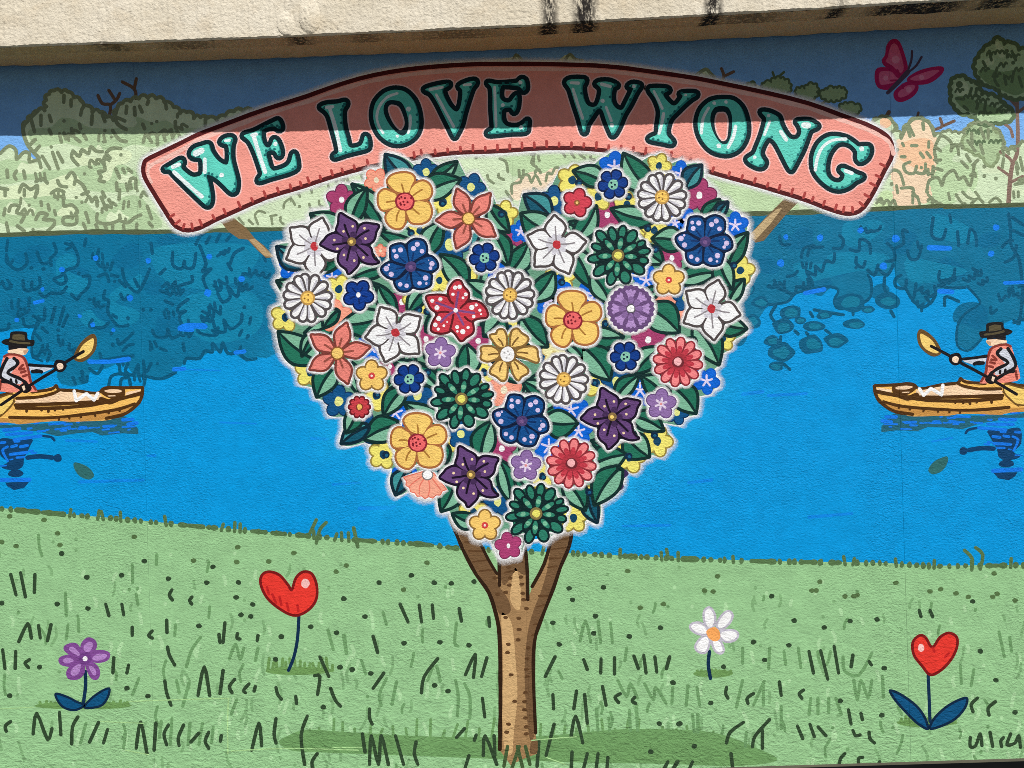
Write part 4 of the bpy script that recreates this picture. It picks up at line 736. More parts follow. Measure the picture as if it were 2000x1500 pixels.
# ------------------------------------------------------------------ kayaks with paddlers
c1 = T(0, 625, 4)
KY = Matrix.Translation((0, 0, 0))
def kayak(label):
    L0 = 36
    o = paint('painted_kayak', [catmull(c1(-250, 640, 0, 590, 130, 560, 250, 560, 380, 530, 440, 515, 475, 545, 600, 560, 770, 570, 830, 530, 960, 525, 1112, 520, 1120, 545, 1080, 640, 1000, 720, 900, 765, 820, 785, 600, 792, 420, 790, 150, 810, 0, 790, -250, 760), True, 3)], (246, 188, 98), L0+2, wall, label)
    def p(name, polys, rgb, l): return paint(name, polys, rgb, L0+l, o)
    p('hull_reflection', [c1(-200, 800, 60, 820, 300, 810, 560, 795, 830, 770, 960, 750, 1010, 770, 1080, 850, 1082, 892, 960, 885, 880, 892, 800, 902, 720, 875, 600, 885, 450, 908, 300, 870, 150, 855, 60, 845, -200, 850)], (34, 98, 118), 0)
    p('paddler_reflection', [catmull(c1(0, 930, 120, 930, 250, 930, 235, 985, 190, 1080, 180, 1140, 130, 1170, 40, 1165, 10, 1140, 60, 1110, 0, 1050)), blob(*c1(120, 1200)[0], 15, 8), c1(40, 1270, 230, 1262, 190, 1310, 110, 1328, 60, 1300)]+stroke(c1(215, 1075, 310, 1065, 410, 1075), 9)+[blob(*c1(450, 1078)[0], 8)]+stroke(c1(330, 905, 400, 915, 425, 940), 5), (10, 62, 104), .6)
    p('leaf_reflection', [catmull(c1(575, 1120, 610, 1115, 690, 1150, 735, 1210, 700, 1245, 630, 1225, 585, 1170))], (46, 104, 104), .6)
    B = []
    for q, w in (((0, 810, 60, 805), 5), ((30, 860, 155, 848), 7), ((50, 895, 250, 880), 6), ((110, 935, 320, 905), 7), ((0, 960, 40, 955), 6), ((90, 990, 130, 980), 6), ((160, 990, 215, 980), 6), ((80, 1050, 210, 1035), 6), ((130, 1075, 190, 1070), 5), ((10, 1250, 230, 1248), 9), ((385, 815, 505, 805), 5), ((475, 855, 545, 838), 6), ((625, 840, 670, 840), 7), ((810, 830, 890, 828), 6), ((960, 780, 1040, 775), 7), ((1000, 815, 1070, 805), 7), ((270, 810, 300, 805), 4), ((60, 1100, 20, 1020, 60, 990), 5), ((180, 805, 190, 800), 5), ((600, 800, 615, 800), 4), ((750, 775, 755, 775), 5)): B += stroke(c1(*q), w, jit=.15)
    for _ in range(26):
        xx = rnd.uniform(0, 1050); yy = 815+rnd.random()*70 if xx > 260 else 830+rnd.random()*330; ww = rnd.uniform(15, 60)
        B += stroke(c1(xx, yy, xx+ww, yy-4), rnd.uniform(2.6, 4.5), jit=.2)
    p('water_dabs', B, (16, 118, 226), 1.3)
    p('hull_underside', [catmull(c1(-200, 770, 80, 768, 350, 775, 620, 755, 900, 710, 1050, 660, 1000, 720, 830, 775, 700, 788, 560, 796, 420, 788, 150, 815, 90, 802, -200, 800), True, 3)], (196, 142, 72), 3)
    p('deck', [catmull(c1(130, 625, 350, 602, 480, 552, 760, 572, 800, 610, 860, 625, 600, 640, 300, 655, 140, 655), True, 3), c1(980, 570, 1000, 560, 1105, 542, 1085, 570, 985, 590)], (250, 206, 168), 3)
    p('hatch', [catmull(c1(780, 560, 820, 528, 960, 525, 975, 590, 920, 625, 840, 605))], (84, 52, 18), 4)
    p('hatch_lid', [catmull(c1(815, 553, 880, 540, 945, 548, 940, 565, 860, 570)), c1(840, 590, 900, 588, 905, 595, 850, 598)], (248, 206, 168), 5)
    br = []
    for q, w in (((-200, 620, 0, 590, 100, 556), 5), ((250, 562, 400, 542, 438, 512, 465, 545, 600, 552, 760, 572, 820, 530, 960, 530, 1112, 526), 5), ((130, 612, 300, 602, 420, 572, 462, 548), 5), ((120, 665, 300, 660, 560, 650, 850, 632, 1000, 600, 1112, 570), 6), ((130, 686, 400, 690, 700, 666, 860, 632), 6), ((1116, 530, 1100, 620, 1040, 690, 960, 740, 830, 768), 5.5), ((75, 760, 350, 765, 600, 745, 900, 702, 1052, 655), 5), ((790, 620, 860, 640, 930, 610), 8),
                 ((210, 690, 208, 715), 4.5), ((320, 690, 325, 705), 4.5), ((380, 690, 378, 715), 4.5), ((430, 690, 430, 705), 4.5), ((490, 690, 492, 700), 4), ((460, 765, 460, 780), 4), ((540, 755, 543, 770), 4), ((630, 745, 632, 760), 4), ((740, 735, 745, 750), 4), ((845, 712, 850, 728), 4), ((930, 698, 935, 710), 4)): br += stroke(c1(*q), w*1.22, jit=.12)
    p('hull_lines', br, (78, 48, 16), 6)
    p('bow_letter', stroke(c1(580, 555, 595, 630, 675, 575, 735, 625, 765, 572), 6.6, smooth=False), (252, 250, 246), 7)
    p('paddle_blade', [catmull(c1(-150, 650, 0, 600, 100, 572, 112, 640, 60, 710, 0, 750, -150, 760))]+stroke(c1(0, 752, 60, 700, 112, 635), 4.5), (110, 78, 34), 6.6); p('paddle_blade', [catmull(c1(-150, 660, 0, 612, 92, 585, 100, 638, 50, 700, 0, 738, -150, 745))], (248, 204, 110), 7.4)
    # paddler
    p('vest', [catmull(c1(40, 272, 110, 265, 190, 295, 220, 370, 240, 480, 280, 540, 270, 562, 0, 558, -20, 480, 0, 400, 20, 310), True, 3)], (240, 142, 124), 8)
    p('vest_edge', stroke(c1(35, 285, 70, 268, 130, 272, 190, 300, 222, 390, 240, 480, 280, 545), 5, jit=.15)+stroke(c1(180, 350, 150, 385, 190, 380), 5)+stroke(c1(165, 410, 200, 400), 5)+stroke(c1(180, 440, 210, 430), 5)+stroke(c1(5, 480, 0, 540), 5), (136, 56, 46), 9)
    p('face', [catmull(c1(65, 235, 130, 222, 218, 225, 212, 255, 185, 275, 120, 264, 68, 258), True, 3)], (246, 210, 176), 9)
    p('face_shade', [c1(180, 240, 220, 228, 214, 255, 190, 272)], (196, 156, 124), 10)
    p('hair', [c1(64, 180, 212, 185, 214, 222, 150, 218, 130, 226, 68, 236)], (30, 26, 28), 11)
    p('hat', [catmull(c1(10, 172, 40, 150, 75, 140, 85, 95, 150, 88, 210, 98, 218, 150, 265, 155, 270, 180, 250, 205, 150, 205, 50, 196), True, 3)], (28, 26, 26), 12)
    p('hat_crown', [c1(95, 150, 100, 115, 150, 108, 192, 118, 196, 160, 150, 158)]+stroke(c1(80, 165, 150, 178, 230, 182), 4), (88, 80, 56), 13)
    p('sleeve', [catmull(c1(60, 310, 115, 298, 142, 340, 95, 405, 85, 432, 155, 460, 165, 500, 100, 492, 20, 450, 8, 400, 40, 330)), c1(228, 365, 430, 358, 400, 385, 330, 412, 240, 402)], (204, 208, 218), 10)
    sl = []
    for q, w in (((110, 300, 140, 330, 120, 365, 60, 412, 150, 455, 205, 492), 6.5), ((55, 302, 15, 380, 8, 450, 100, 500, 190, 552), 6.5), ((228, 350, 320, 358, 420, 362), 6), ((255, 402, 300, 400, 325, 405), 8), ((20, 480, 90, 490), 6), ((85, 465, 90, 490), 5), ((125, 470, 130, 490), 5)): sl += stroke(c1(*q), w, jit=.15)
    p('sleeve_outline', sl, (24, 22, 26), 11)
    p('paddle_blade', [catmull(c1(578, 272, 620, 190, 680, 130, 732, 108, 757, 150, 748, 230, 700, 292, 640, 328, 582, 312))], (104, 76, 38), 10); p('paddle_blade', [catmull(c1(605, 278, 640, 205, 700, 155, 733, 148, 725, 220, 690, 270, 630, 302, 600, 300))], (248, 206, 116), 11)
    p('paddle_shaft', stroke(c1(10, 662, 190, 540, 330, 450, 430, 390, 520, 325, 652, 246), 6)+[blob(*c1(470, 360)[0], 13), blob(*c1(195, 530)[0], 13, 10)], (24, 20, 24), 12)
    p('hand', [blob(*c1(470, 362)[0], 6.5), c1(170, 520, 190, 510, 200, 540, 185, 555), ], (246, 212, 184), 13)
    return o
k1 = kayak('orange painted kayak with paddler facing right, left edge of the mural')
k2 = k1.copy(); col.objects.link(k2); k2.parent = wall
k2['label'] = 'orange painted kayak with paddler facing left, right edge of the mural'
k2.scale = (-1, 1, 1); k2.location = (-14*S, 0, -41*S)
for ch in list(k1.children):
    c_ = ch.copy(); col.objects.link(c_); c_.parent = k2

# ------------------------------------------------------------------ butterfly
bf = paint('painted_butterfly', sum([[catmull(p)]+stroke(catmull(p), 3, True, smooth=False) for p in (a4(1085, 540, 1060, 420, 1020, 325, 970, 312, 930, 360, 920, 430, 895, 470, 912, 510, 965, 545, 1020, 600), a4(1020, 590, 960, 540, 860, 535, 838, 600, 855, 670, 900, 695, 960, 690, 1030, 640), a4(1090, 620, 1170, 562, 1280, 530, 1365, 528, 1350, 580, 1260, 645, 1150, 655), a4(1070, 650, 1150, 640, 1170, 690, 1130, 750, 1050, 790, 1000, 778, 990, 720))], []), (184, 30, 98), 37, wall, 'magenta painted butterfly against the sky, upper right')
for p in (a4(1060, 530, 1035, 420, 1005, 350, 970, 345, 945, 400, 935, 450, 920, 480, 980, 520, 1030, 570), a4(1000, 600, 960, 560, 880, 560, 865, 610, 880, 660, 920, 660, 980, 645, 1020, 620), a4(1110, 615, 1180, 580, 1280, 550, 1335, 548, 1320, 570, 1240, 620, 1150, 630), a4(1085, 670, 1140, 665, 1145, 690, 1110, 730, 1050, 760, 1020, 755, 1020, 720)):
    paint('wing', [catmull(p)], (222, 104, 148), 38, bf)
paint('wing_spot', [circ(*a4(997, 465)[0], 8), circ(*a4(1100, 700)[0], 6), circ(*a4(1200, 605)[0], 5), circ(*a4(920, 610)[0], 5)], (232, 140, 176), 38.8, bf)
paint('body', stroke(a4(935, 725, 1010, 650, 1090, 565), [7, 10])+stroke(a4(1095, 545, 1120, 470, 1125, 400), 4.5)+stroke(a4(1110, 555, 1160, 510, 1200, 445), 4.5), (84, 68, 92), 39.6, bf)
paint('wing_veins', stroke(a4(1010, 550, 1025, 585), 5)+stroke(a4(960, 630, 1010, 628), 4)+stroke(a4(1050, 660, 1055, 690), 4)+stroke(a4(1120, 635, 1150, 640), 4), (176, 28, 92), 39.4, bf)

# ------------------------------------------------------------------ sign banner
sign_c = [(282, 318), (292, 309), (340, 286), (380, 266), (420, 250), (460, 235), (520, 213), (600, 188), (640, 173), (700, 154), (760, 141), (820, 133), (880, 128), (940, 125), (1000, 125), (1050, 125), (1100, 126), (1160, 128), (1220, 133), (1300, 144), (1360, 153), (1420, 165), (1500, 182), (1580, 202), (1640, 224), (1690, 242), (1720, 257), (1736, 270), (1743, 290),
          (1740, 310), (1728, 332), (1708, 372), (1688, 404), (1670, 416), (1650, 417), (1630, 412), (1600, 401), (1560, 386), (1520, 374), (1460, 356), (1400, 340), (1360, 327), (1320, 313), (1260, 303), (1200, 296), (1140, 290), (1080, 289), (1020, 292), (960, 296), (900, 298), (840, 304), (800, 311), (720, 326), (660, 342), (620, 355), (580, 368), (520, 386), (460, 412), (420, 430), (390, 445), (368, 450), (350, 446), (338, 436), (320, 408), (300, 376), (286, 352), (280, 336)]
SC = catmull(sign_c, True, 2)
sign = paint('painted_sign', [SC]+stroke(SC, 9, True, smooth=False, jit=.06), (84, 26, 28), 30, wall, 'salmon pink arched sign reading WE LOVE WYONG')
soft_ring('sign_glow', offset(SC, 3), offset(SC, 15), (254, 254, 254), 29, sign, 1.0, 0)
paint('sign_board', [offset(SC, -4.2)], (238, 154, 140), 31, sign)
top = sign_c[:29]
paint('sign_highlight', stroke([(p[0]+(2 if i > 2 else 9), p[1]+10) for i, p in enumerate(top)], 8, jit=.25)+stroke([(291, 320), (289, 340), (296, 356)], 6), (250, 190, 178), 32, sign)
bot = [p for p in sign_c[29:64]]
sb = []; acc = 0; BC = catmull(bot, False, 5)
for a, b in zip(BC, BC[1:]):
    acc += math.hypot(b[0]-a[0], b[1]-a[1])
    if acc > 23:
        acc = rnd.uniform(0, 7); dx, dy = b[0]-a[0], b[1]-a[1]; l = math.hypot(dx, dy); nx, ny = -dy/l, dx/l; h = 9+rnd.random()*5   # into the board
        sb += stroke([(a[0]+nx*3, a[1]+ny*3), (a[0]+nx*h, a[1]+ny*h)], 5.5)
paint('sign_stitches', sb, (168, 68, 64), 32.6, sign)

LT = []
def letter(name, fn, pts, hls, inner=None, hole=None):
    P = catmull(fn(*pts), True, 3)
    o = paint(name, [P]+stroke(P, 18, True, smooth=False, nj=10), (8, 40, 46), 35, wall, 'letter %s on the sign, turquoise with a dark outline' % name[-1].upper())
    paint('letter_edge', [P]+stroke(P, 23, True, smooth=False, nj=10), (250, 196, 192), 34, o)
    paint('letter_shade', [P], (40, 142, 134), 36, o)
    paint('letter_face', [P, [(x-2.6, y-2.6) for x, y in P]], (96, 208, 190), 37, o, test=lambda f: len(set(f)) > 1)
    if inner:
        I = catmull(fn(*inner), True, 3); H = catmull(fn(*hole), True, 3)
        paint('letter_counter', [I], (10, 46, 52), 38.5, o); paint('letter_counter', [offset(H, 1.5)], (250, 196, 192), 39.2, o); paint('letter_counter', [offset(H, -1.5)], (236, 152, 138), 39.9, o)
    hp = []
    for h in hls:
        hp += stroke(fn(*h[:-1]), h[-1]/5, jit=.12) if len(h) > 3 else [blob(*fn(h[0], h[1])[0], h[2]/10)]
    paint('letter_highlight', hp, (228, 246, 246), 38, o)
    # dabs of darker paint along the lower right edge
    db = []
    n = len(P)
    for i in range(0, n, 2):
        a, b = P[i-1], P[(i+1) % n]; tx, ty = b[0]-a[0], b[1]-a[1]; l = math.hypot(tx, ty) or 1
        A = sum(P[j][0]*P[(j+1) % n][1]-P[(j+1) % n][0]*P[j][1] for j in range(n)); s = 1 if A > 0 else -1
        nx, ny = s*ty/l, -s*tx/l
        if nx*.5+ny*.8 > .35 and rnd.random() < .8: db.append(blob(P[i][0]-nx*3.2, P[i][1]-ny*3.2, 2.7))
    if db: paint('letter_dabs', db, (26, 108, 108), 37.6, o)
letter('painted_letter_w', l1, (210, 655, 290, 605, 365, 562, 385, 585, 372, 640, 440, 705, 500, 728, 572, 700, 580, 600, 560, 545, 490, 535, 465, 500, 500, 450, 570, 425, 640, 412, 665, 480, 720, 560, 780, 602, 825, 600, 838, 520, 828, 420, 795, 405, 762, 388, 800, 350, 860, 343, 878, 365, 860, 420, 858, 540, 880, 640, 910, 760, 905, 850, 885, 878, 850, 870, 780, 800, 710, 740, 650, 712, 618, 715, 640, 800, 660, 920, 650, 990, 620, 1005, 570, 965, 440, 840, 330, 730, 262, 660),
       ((300, 680, 430, 800, 570, 920, 38), (290, 630, 350, 605, 40), (510, 500, 570, 470, 60), (600, 555, 600, 680, 38), (765, 710, 45), (800, 375, 840, 370, 28)))
letter('painted_letter_e', l1, (985, 320, 1080, 290, 1180, 240, 1280, 190, 1320, 180, 1345, 240, 1325, 262, 1280, 235, 1200, 248, 1155, 285, 1162, 370, 1190, 430, 1230, 440, 1258, 405, 1272, 365, 1300, 370, 1330, 430, 1342, 500, 1320, 525, 1290, 480, 1240, 468, 1202, 495, 1215, 560, 1240, 640, 1275, 667, 1340, 652, 1400, 625, 1440, 580, 1460, 510, 1482, 510, 1500, 600, 1490, 650, 1400, 690, 1250, 732, 1140, 768, 1130, 752, 1160, 700, 1140, 620, 1090, 480, 1040, 380, 1000, 345),
       ((1075, 320, 1130, 500, 1190, 680, 40), (1290, 405, 42), (1060, 320, 1100, 312, 36)))
letter('painted_letter_l', l2, (135, 545, 200, 520, 300, 512, 368, 495, 380, 520, 355, 560, 345, 620, 355, 740, 385, 850, 402, 920, 440, 945, 520, 925, 550, 880, 565, 830, 590, 850, 597, 920, 580, 952, 480, 978, 380, 1003, 275, 1038, 265, 1020, 300, 990, 300, 930, 260, 780, 220, 640, 180, 580),
       ((190, 550, 250, 542, 34), (220, 560, 280, 760, 325, 970, 36)))
letter('painted_letter_o', l2, (880, 378, 960, 400, 1040, 480, 1080, 580, 1095, 690, 1080, 780, 1030, 850, 950, 895, 860, 905, 770, 870, 700, 800, 655, 700, 645, 600, 670, 500, 740, 420, 810, 385),
       ((880, 412, 780, 450, 705, 540, 680, 640, 700, 730, 742, 800, 26), (990, 565, 48), (1005, 630, 1005, 720, 985, 800, 28), (880, 830, 30)),
       (860, 480, 920, 500, 960, 570, 985, 660, 990, 740, 970, 800, 930, 825, 880, 800, 820, 740, 770, 660, 745, 580, 760, 510, 800, 480), (840, 530, 890, 550, 925, 620, 945, 700, 925, 755, 900, 760, 860, 720, 820, 650, 795, 570, 810, 535))
letter('painted_letter_v', l2, (1150, 375, 1250, 340, 1370, 320, 1378, 337, 1330, 370, 1335, 430, 1380, 520, 1420, 570, 1460, 590, 1490, 560, 1510, 480, 1515, 380, 1488, 342, 1560, 305, 1630, 290, 1645, 312, 1610, 360, 1580, 440, 1530, 600, 1500, 720, 1450, 820, 1435, 830, 1400, 760, 1340, 640, 1270, 500, 1210, 410),
       ((1200, 375, 1320, 352, 28), (1260, 425, 1350, 590, 1430, 735, 28), (1530, 330, 1595, 325, 26)))
letter('painted_letter_e', l3, (268, 310, 360, 325, 480, 318, 560, 305, 590, 275, 625, 288, 635, 360, 610, 385, 570, 345, 440, 330, 392, 345, 382, 440, 412, 490, 480, 500, 530, 440, 552, 440, 547, 540, 520, 592, 490, 552, 420, 560, 400, 605, 410, 690, 460, 735, 560, 740, 630, 700, 652, 680, 647, 740, 630, 785, 500, 792, 400, 802, 285, 812, 268, 795, 318, 760, 320, 700, 310, 560, 310, 440, 300, 350),
       ((330, 350, 338, 550, 345, 735, 26), (582, 305, 40), (410, 525, 38), (590, 745, 40)))
letter('painted_letter_w', l3, (1030, 305, 1080, 275, 1200, 275, 1212, 300, 1190, 350, 1200, 440, 1230, 520, 1280, 545, 1330, 530, 1360, 460, 1372, 380, 1350, 340, 1325, 320, 1360, 300, 1450, 300, 1522, 335, 1490, 355, 1475, 420, 1480, 500, 1520, 560, 1580, 570, 1620, 500, 1670, 400, 1680, 360, 1640, 345, 1680, 320, 1740, 330, 1747, 347, 1710, 400, 1650, 520, 1590, 620, 1540, 740, 1490, 820, 1465, 790, 1420, 680, 1390, 590, 1362, 560, 1330, 570, 1280, 640, 1230, 720, 1215, 785, 1195, 775, 1160, 650, 1110, 500, 1070, 370),
       ((1075, 308, 1150, 312, 30), (1095, 370, 1140, 510, 1190, 655, 30), (1375, 322, 1460, 345, 34), (1385, 485, 42), (1418, 545, 1470, 680, 26), (1475, 722, 44), (1690, 342, 36)))
letter('painted_letter_y', l4, (143, 225, 190, 210, 300, 215, 327, 235, 280, 262, 290, 300, 330, 350, 370, 380, 410, 370, 450, 320, 467, 285, 448, 270, 500, 260, 590, 263, 592, 285, 550, 310, 480, 370, 420, 430, 360, 490, 330, 540, 310, 620, 320, 680, 367, 735, 350, 757, 280, 742, 200, 727, 143, 712, 160, 690, 220, 660, 230, 580, 245, 480, 240, 410, 200, 310),
       ((185, 240, 225, 320, 268, 410, 26), (280, 460, 260, 570, 235, 655, 30), (495, 278, 26)))
letter('painted_letter_o', l4, (870, 320, 960, 330, 1040, 400, 1080, 500, 1095, 600, 1080, 700, 1020, 800, 930, 850, 840, 850, 740, 810, 660, 720, 620, 620, 615, 520, 650, 420, 720, 350, 790, 325),
       ((720, 405, 665, 510, 650, 650, 30), (775, 357, 36), (890, 347, 34), (983, 585, 960, 690, 910, 790, 34), (820, 775, 46)),
       (850, 385, 910, 400, 945, 470, 950, 560, 940, 660, 910, 740, 870, 760, 820, 730, 770, 650, 740, 560, 740, 470, 770, 410, 800, 390), (840, 450, 880, 455, 905, 510, 905, 600, 895, 690, 870, 720, 840, 710, 800, 640, 785, 560, 790, 490, 810, 455))
letter('painted_letter_n', l4, (1238, 445, 1310, 450, 1400, 495, 1420, 560, 1460, 640, 1510, 700, 1570, 710, 1612, 680, 1625, 620, 1600, 560, 1590, 538, 1700, 535, 1774, 575, 1772, 592, 1710, 622, 1680, 690, 1640, 800, 1590, 900, 1540, 992, 1520, 1007, 1480, 940, 1420, 820, 1370, 735, 1310, 695, 1265, 740, 1228, 830, 1240, 890, 1268, 935, 1250, 975, 1205, 980, 1130, 945, 1098, 905, 1130, 880, 1170, 850, 1200, 780, 1240, 680, 1275, 560, 1280, 500),
       ((1305, 480, 34), (1318, 535, 1265, 665, 28), (1425, 635, 1478, 715, 36), (1650, 572, 1690, 575, 56), (1170, 885, 34)))
letter('painted_letter_g', l5, (1380, 530, 1440, 528, 1487, 535, 1492, 590, 1460, 650, 1400, 682, 1370, 645, 1370, 580, 1320, 520, 1250, 490, 1180, 500, 1120, 560, 1080, 640, 1065, 740, 1080, 820, 1130, 870, 1190, 882, 1235, 852, 1247, 800, 1208, 760, 1230, 740, 1290, 765, 1360, 800, 1422, 825, 1400, 847, 1350, 870, 1290, 920, 1200, 950, 1110, 930, 1020, 860, 960, 780, 940, 700, 950, 600, 1000, 500, 1080, 440, 1170, 430, 1270, 455, 1340, 500),
       ((1260, 458, 1130, 470, 1030, 540, 980, 650, 962, 760, 30), (1415, 555, 48), (1255, 768, 1320, 792, 34)))


# ------------------------------------------------------------------ the heart of flowers
heart_line = [(1000, 425), (1020, 395), (1060, 365), (1110, 340), (1170, 322), (1220, 306), (1290, 310), (1350, 335), (1400, 375), (1440, 420), (1458, 480), (1460, 560), (1448, 640), (1420, 720), (1380, 790), (1330, 850), (1270, 905), (1215, 960), (1160, 1010), (1110, 1046), (1040, 1056),
              (990, 1062), (940, 1042), (880, 1004), (830, 965), (780, 925), (730, 880), (675, 850), (630, 790), (590, 720), (555, 660), (542, 590), (545, 500), (580, 460), (620, 415), (680, 365), (745, 325), (800, 318), (870, 325), (930, 360), (975, 400)]
HP = catmull(heart_line, True, 3)
SIL = []

def radial(polys, n=72):
    R_ = []
    for k in range(n):
        a = 2*math.pi*k/n; dx, dy = math.cos(a), math.sin(a); best = 2.0
        for p in polys:
            for i in range(len(p)):
                x1, y1 = p[i-1]; x2, y2 = p[i]; ex, ey = x2-x1, y2-y1; den = dx*ey-dy*ex
                if abs(den) < 1e-9: continue
                t = (x1*ey-y1*ex)/den; u = (x1*dy-y1*dx)/den
                if t > best and -1e-6 <= u <= 1+1e-6: best = t
        R_.append(best)
    return R_
class Kind:
    """a flower stencil: the first mesh is its dark outline, the others are its pieces"""
    def __init__(s, outline, rgb, base=104, halo=7.5, halo_rgb=(254, 254, 254), extra=()):
        s.parts = []; s.sil = outline; V, F = tris(outline+list(extra))
        s.root = mesh_of('painted_flower', V, F, base, paint_mat(rgb), True); s.base = base
        if halo:
            r = radial(outline); n = len(r)
            r = [max(r[i], .5*(r[i-1]+r[(i+1) % n])) for i in range(n)]
            inn = [((r[i]-2)*math.cos(2*math.pi*i/n), (r[i]-2)*math.sin(2*math.pi*i/n)) for i in range(n)]
            out = [((r[i]+halo)*math.cos(2*math.pi*i/n), (r[i]+halo)*math.sin(2*math.pi*i/n)) for i in range(n)]
            V, A, F = [], [], []
            st = 4
            for k in range(st+1):
                t = k/st
                V += [(inn[i][0]*(1-t)+out[i][0]*t, inn[i][1]*(1-t)+out[i][1]*t) for i in range(n)]; A += [min(1, 1.45*(1-t))]*n
            for k in range(st):
                for i in range(n): F.append([k*n+i, k*n+(i+1) % n, (k+1)*n+(i+1) % n, (k+1)*n+i])
            s.parts.append(('halo', mesh_of('halo', V, F, base-2, paint_mat(halo_rgb, soft=True), True, A), None))
    def add(s, name, polys, rgb, up):
        V, F = tris(polys); m = paint_mat(rgb); big, tiny, nt = components(V, F)
        for b in big:
            n = single(name) if len(big) > 1 else name; s.parts.append((n, mesh_of(n, V, b, s.base+up, m, True), None))
        if tiny: s.parts.append((name, mesh_of(name, V, tiny, s.base+up, m, True), 'stuff' if nt > 1 else None))
        return s
    def petals(s, P, inset, rgb, up, name='petal'):
        polys = list(P); own = list(range(len(P))); ns = len(P)
        for i, p in enumerate(P):
            q = stroke(p, 2*inset, True, smooth=False, nj=6); polys += q; own += [i]*len(q)
        vs, fs = [], []
        for p in polys:
            if sum(p[i-1][0]*p[i][1]-p[i][0]*p[i-1][1] for i in range(len(p))) < 0: p = p[::-1]
            fs.append(list(range(len(vs), len(vs)+len(p)))); vs += [Vector(q) for q in p]
        r = cdt(vs, [], fs, 0, 1e-4); V = [tuple(v) for v in r[0]]; g = {}
        for f, o in zip(r[2], r[5]):
            if not o: continue
            t = max(own[j] for j in o)
            if all(j < ns for j in o if own[j] == t): g.setdefault(t, []).append(f)
        for j in sorted(g): s.parts.append((name, mesh_of(name, V, g[j], s.base+up, paint_mat(rgb), True), None))
        return s
    def place(s, x, y, rot, label, scale=1.0, dz=0):
        rr = radial([[(v[0], v[1]) for v in p] for p in s.sil], 24) if not hasattr(s, 'rr') else s.rr; s.rr = rr
        SIL.append([(x+(rr[i]+2)*math.cos(i*math.pi/12+math.radians(rot)), y+(rr[i]+2)*math.sin(i*math.pi/12+math.radians(rot))) for i in range(24)])
        X, Z = W((x, y))
        o = obj('painted_flower', s.root, wall, label, (X, -dz*DZ, Z), math.radians(rot))
        o.scale = (scale, 1, scale)
        for n, me, kd in s.parts: obj(n, me, o, kind=kd)
        return o
def ring(polys, w): return sum([[p]+stroke(p, w, True, smooth=False, nj=8) for p in polys], [])
def petal(ang, r0, r1, wd, tip=.5, flat=.9):
    """rounded petal along ang (degrees clockwise from up)"""
    a = math.radians(ang); ux, uy = math.sin(a), -math.cos(a); vx, vy = -uy, ux; L_ = r1-r0
    prof = [(0, .28), (.25, .6), (tip, .92), (tip+(1-tip)*.55, 1.0*flat), (.97, .5)]
    pts = [(r0+L_*t, wd/2*k) for t, k in prof]+[(r1, 0)]+[(r0+L_*t, -wd/2*k) for t, k in prof[::-1]]
    return catmull([(ux*d+vx*h, uy*d+vy*h) for d, h in pts], True, 2)
def pointed(tx, ty, wd, curl=0.0, base=4):
    l = math.hypot(tx, ty); ux, uy = tx/l, ty/l; vx, vy = -uy, ux
    pts = [(base, wd*.04), (l*.25, wd*.24), (l*.45, wd*.44), (l*.6, wd*.48), (l*.77, wd*.34+curl*3), (l*.9, wd*.13+curl*4), (l, curl*5), (l*.88, -wd*.16+curl*3), (l*.75, -wd*.36+curl), (l*.6, -wd*.48), (l*.45, -wd*.44), (l*.25, -wd*.24), (base, -wd*.04)]
    return catmull([(ux*d+vx*h, uy*d+vy*h) for d, h in pts], True, 2)
def dots(pts, r, n=9): return [circ(x, y, r, n) for x, y in pts]
KD = {}
# golden five-petal flower
f = L(705, 830, 10)
P = [catmull(f(*q), True, 3) for q in ((560, 650, 440, 560, 368, 450, 440, 340, 600, 285, 780, 290, 872, 350, 884, 430, 830, 530, 770, 660), (800, 650, 900, 500, 1050, 440, 1170, 500, 1222, 630, 1190, 740, 1100, 792, 900, 812), (900, 840, 1130, 848, 1202, 950, 1212, 1080, 1150, 1200, 1000, 1262, 830, 1240, 762, 1120, 735, 1020, 850, 985),
                                      (700, 1020, 712, 1150, 690, 1270, 600, 1362, 440, 1322, 350, 1210, 348, 1100, 420, 1010, 530, 950, 620, 1005), (530, 925, 400, 980, 280, 1002, 210, 930, 188, 800, 210, 680, 300, 610, 420, 640, 540, 715))]
k = Kind(ring(P, 8), (166, 104, 58), extra=[circ(0, 0, 18)])
k.petals(P, 0.35, (248, 200, 108), 1)
k.add('petal_veins', sum([stroke(f(*q), 3.4) for q in ((640, 500, 660, 560, 685, 660), (1040, 605, 960, 650, 870, 715), (980, 1080, 920, 1030, 860, 980), (540, 1210, 550, 1110, 590, 1020), (345, 850, 420, 835, 510, 830))], []), (168, 118, 52), 2)
k.add('flower_centre', [blob(0, 1, 19.5, 18, 0, .04)], (140, 34, 50), 3); k.add('flower_centre', [circ(0, 1, 15.5, 16)], (234, 104, 104), 4)
k.add('centre_dots', dots([(-7, -8), (-11, -5), (0, -6), (-3, 1), (5, 2), (-9, 4), (-8, 7), (-1, 7), (12, -6)], 2.2), (120, 24, 38), 5)
KD['gold'] = k
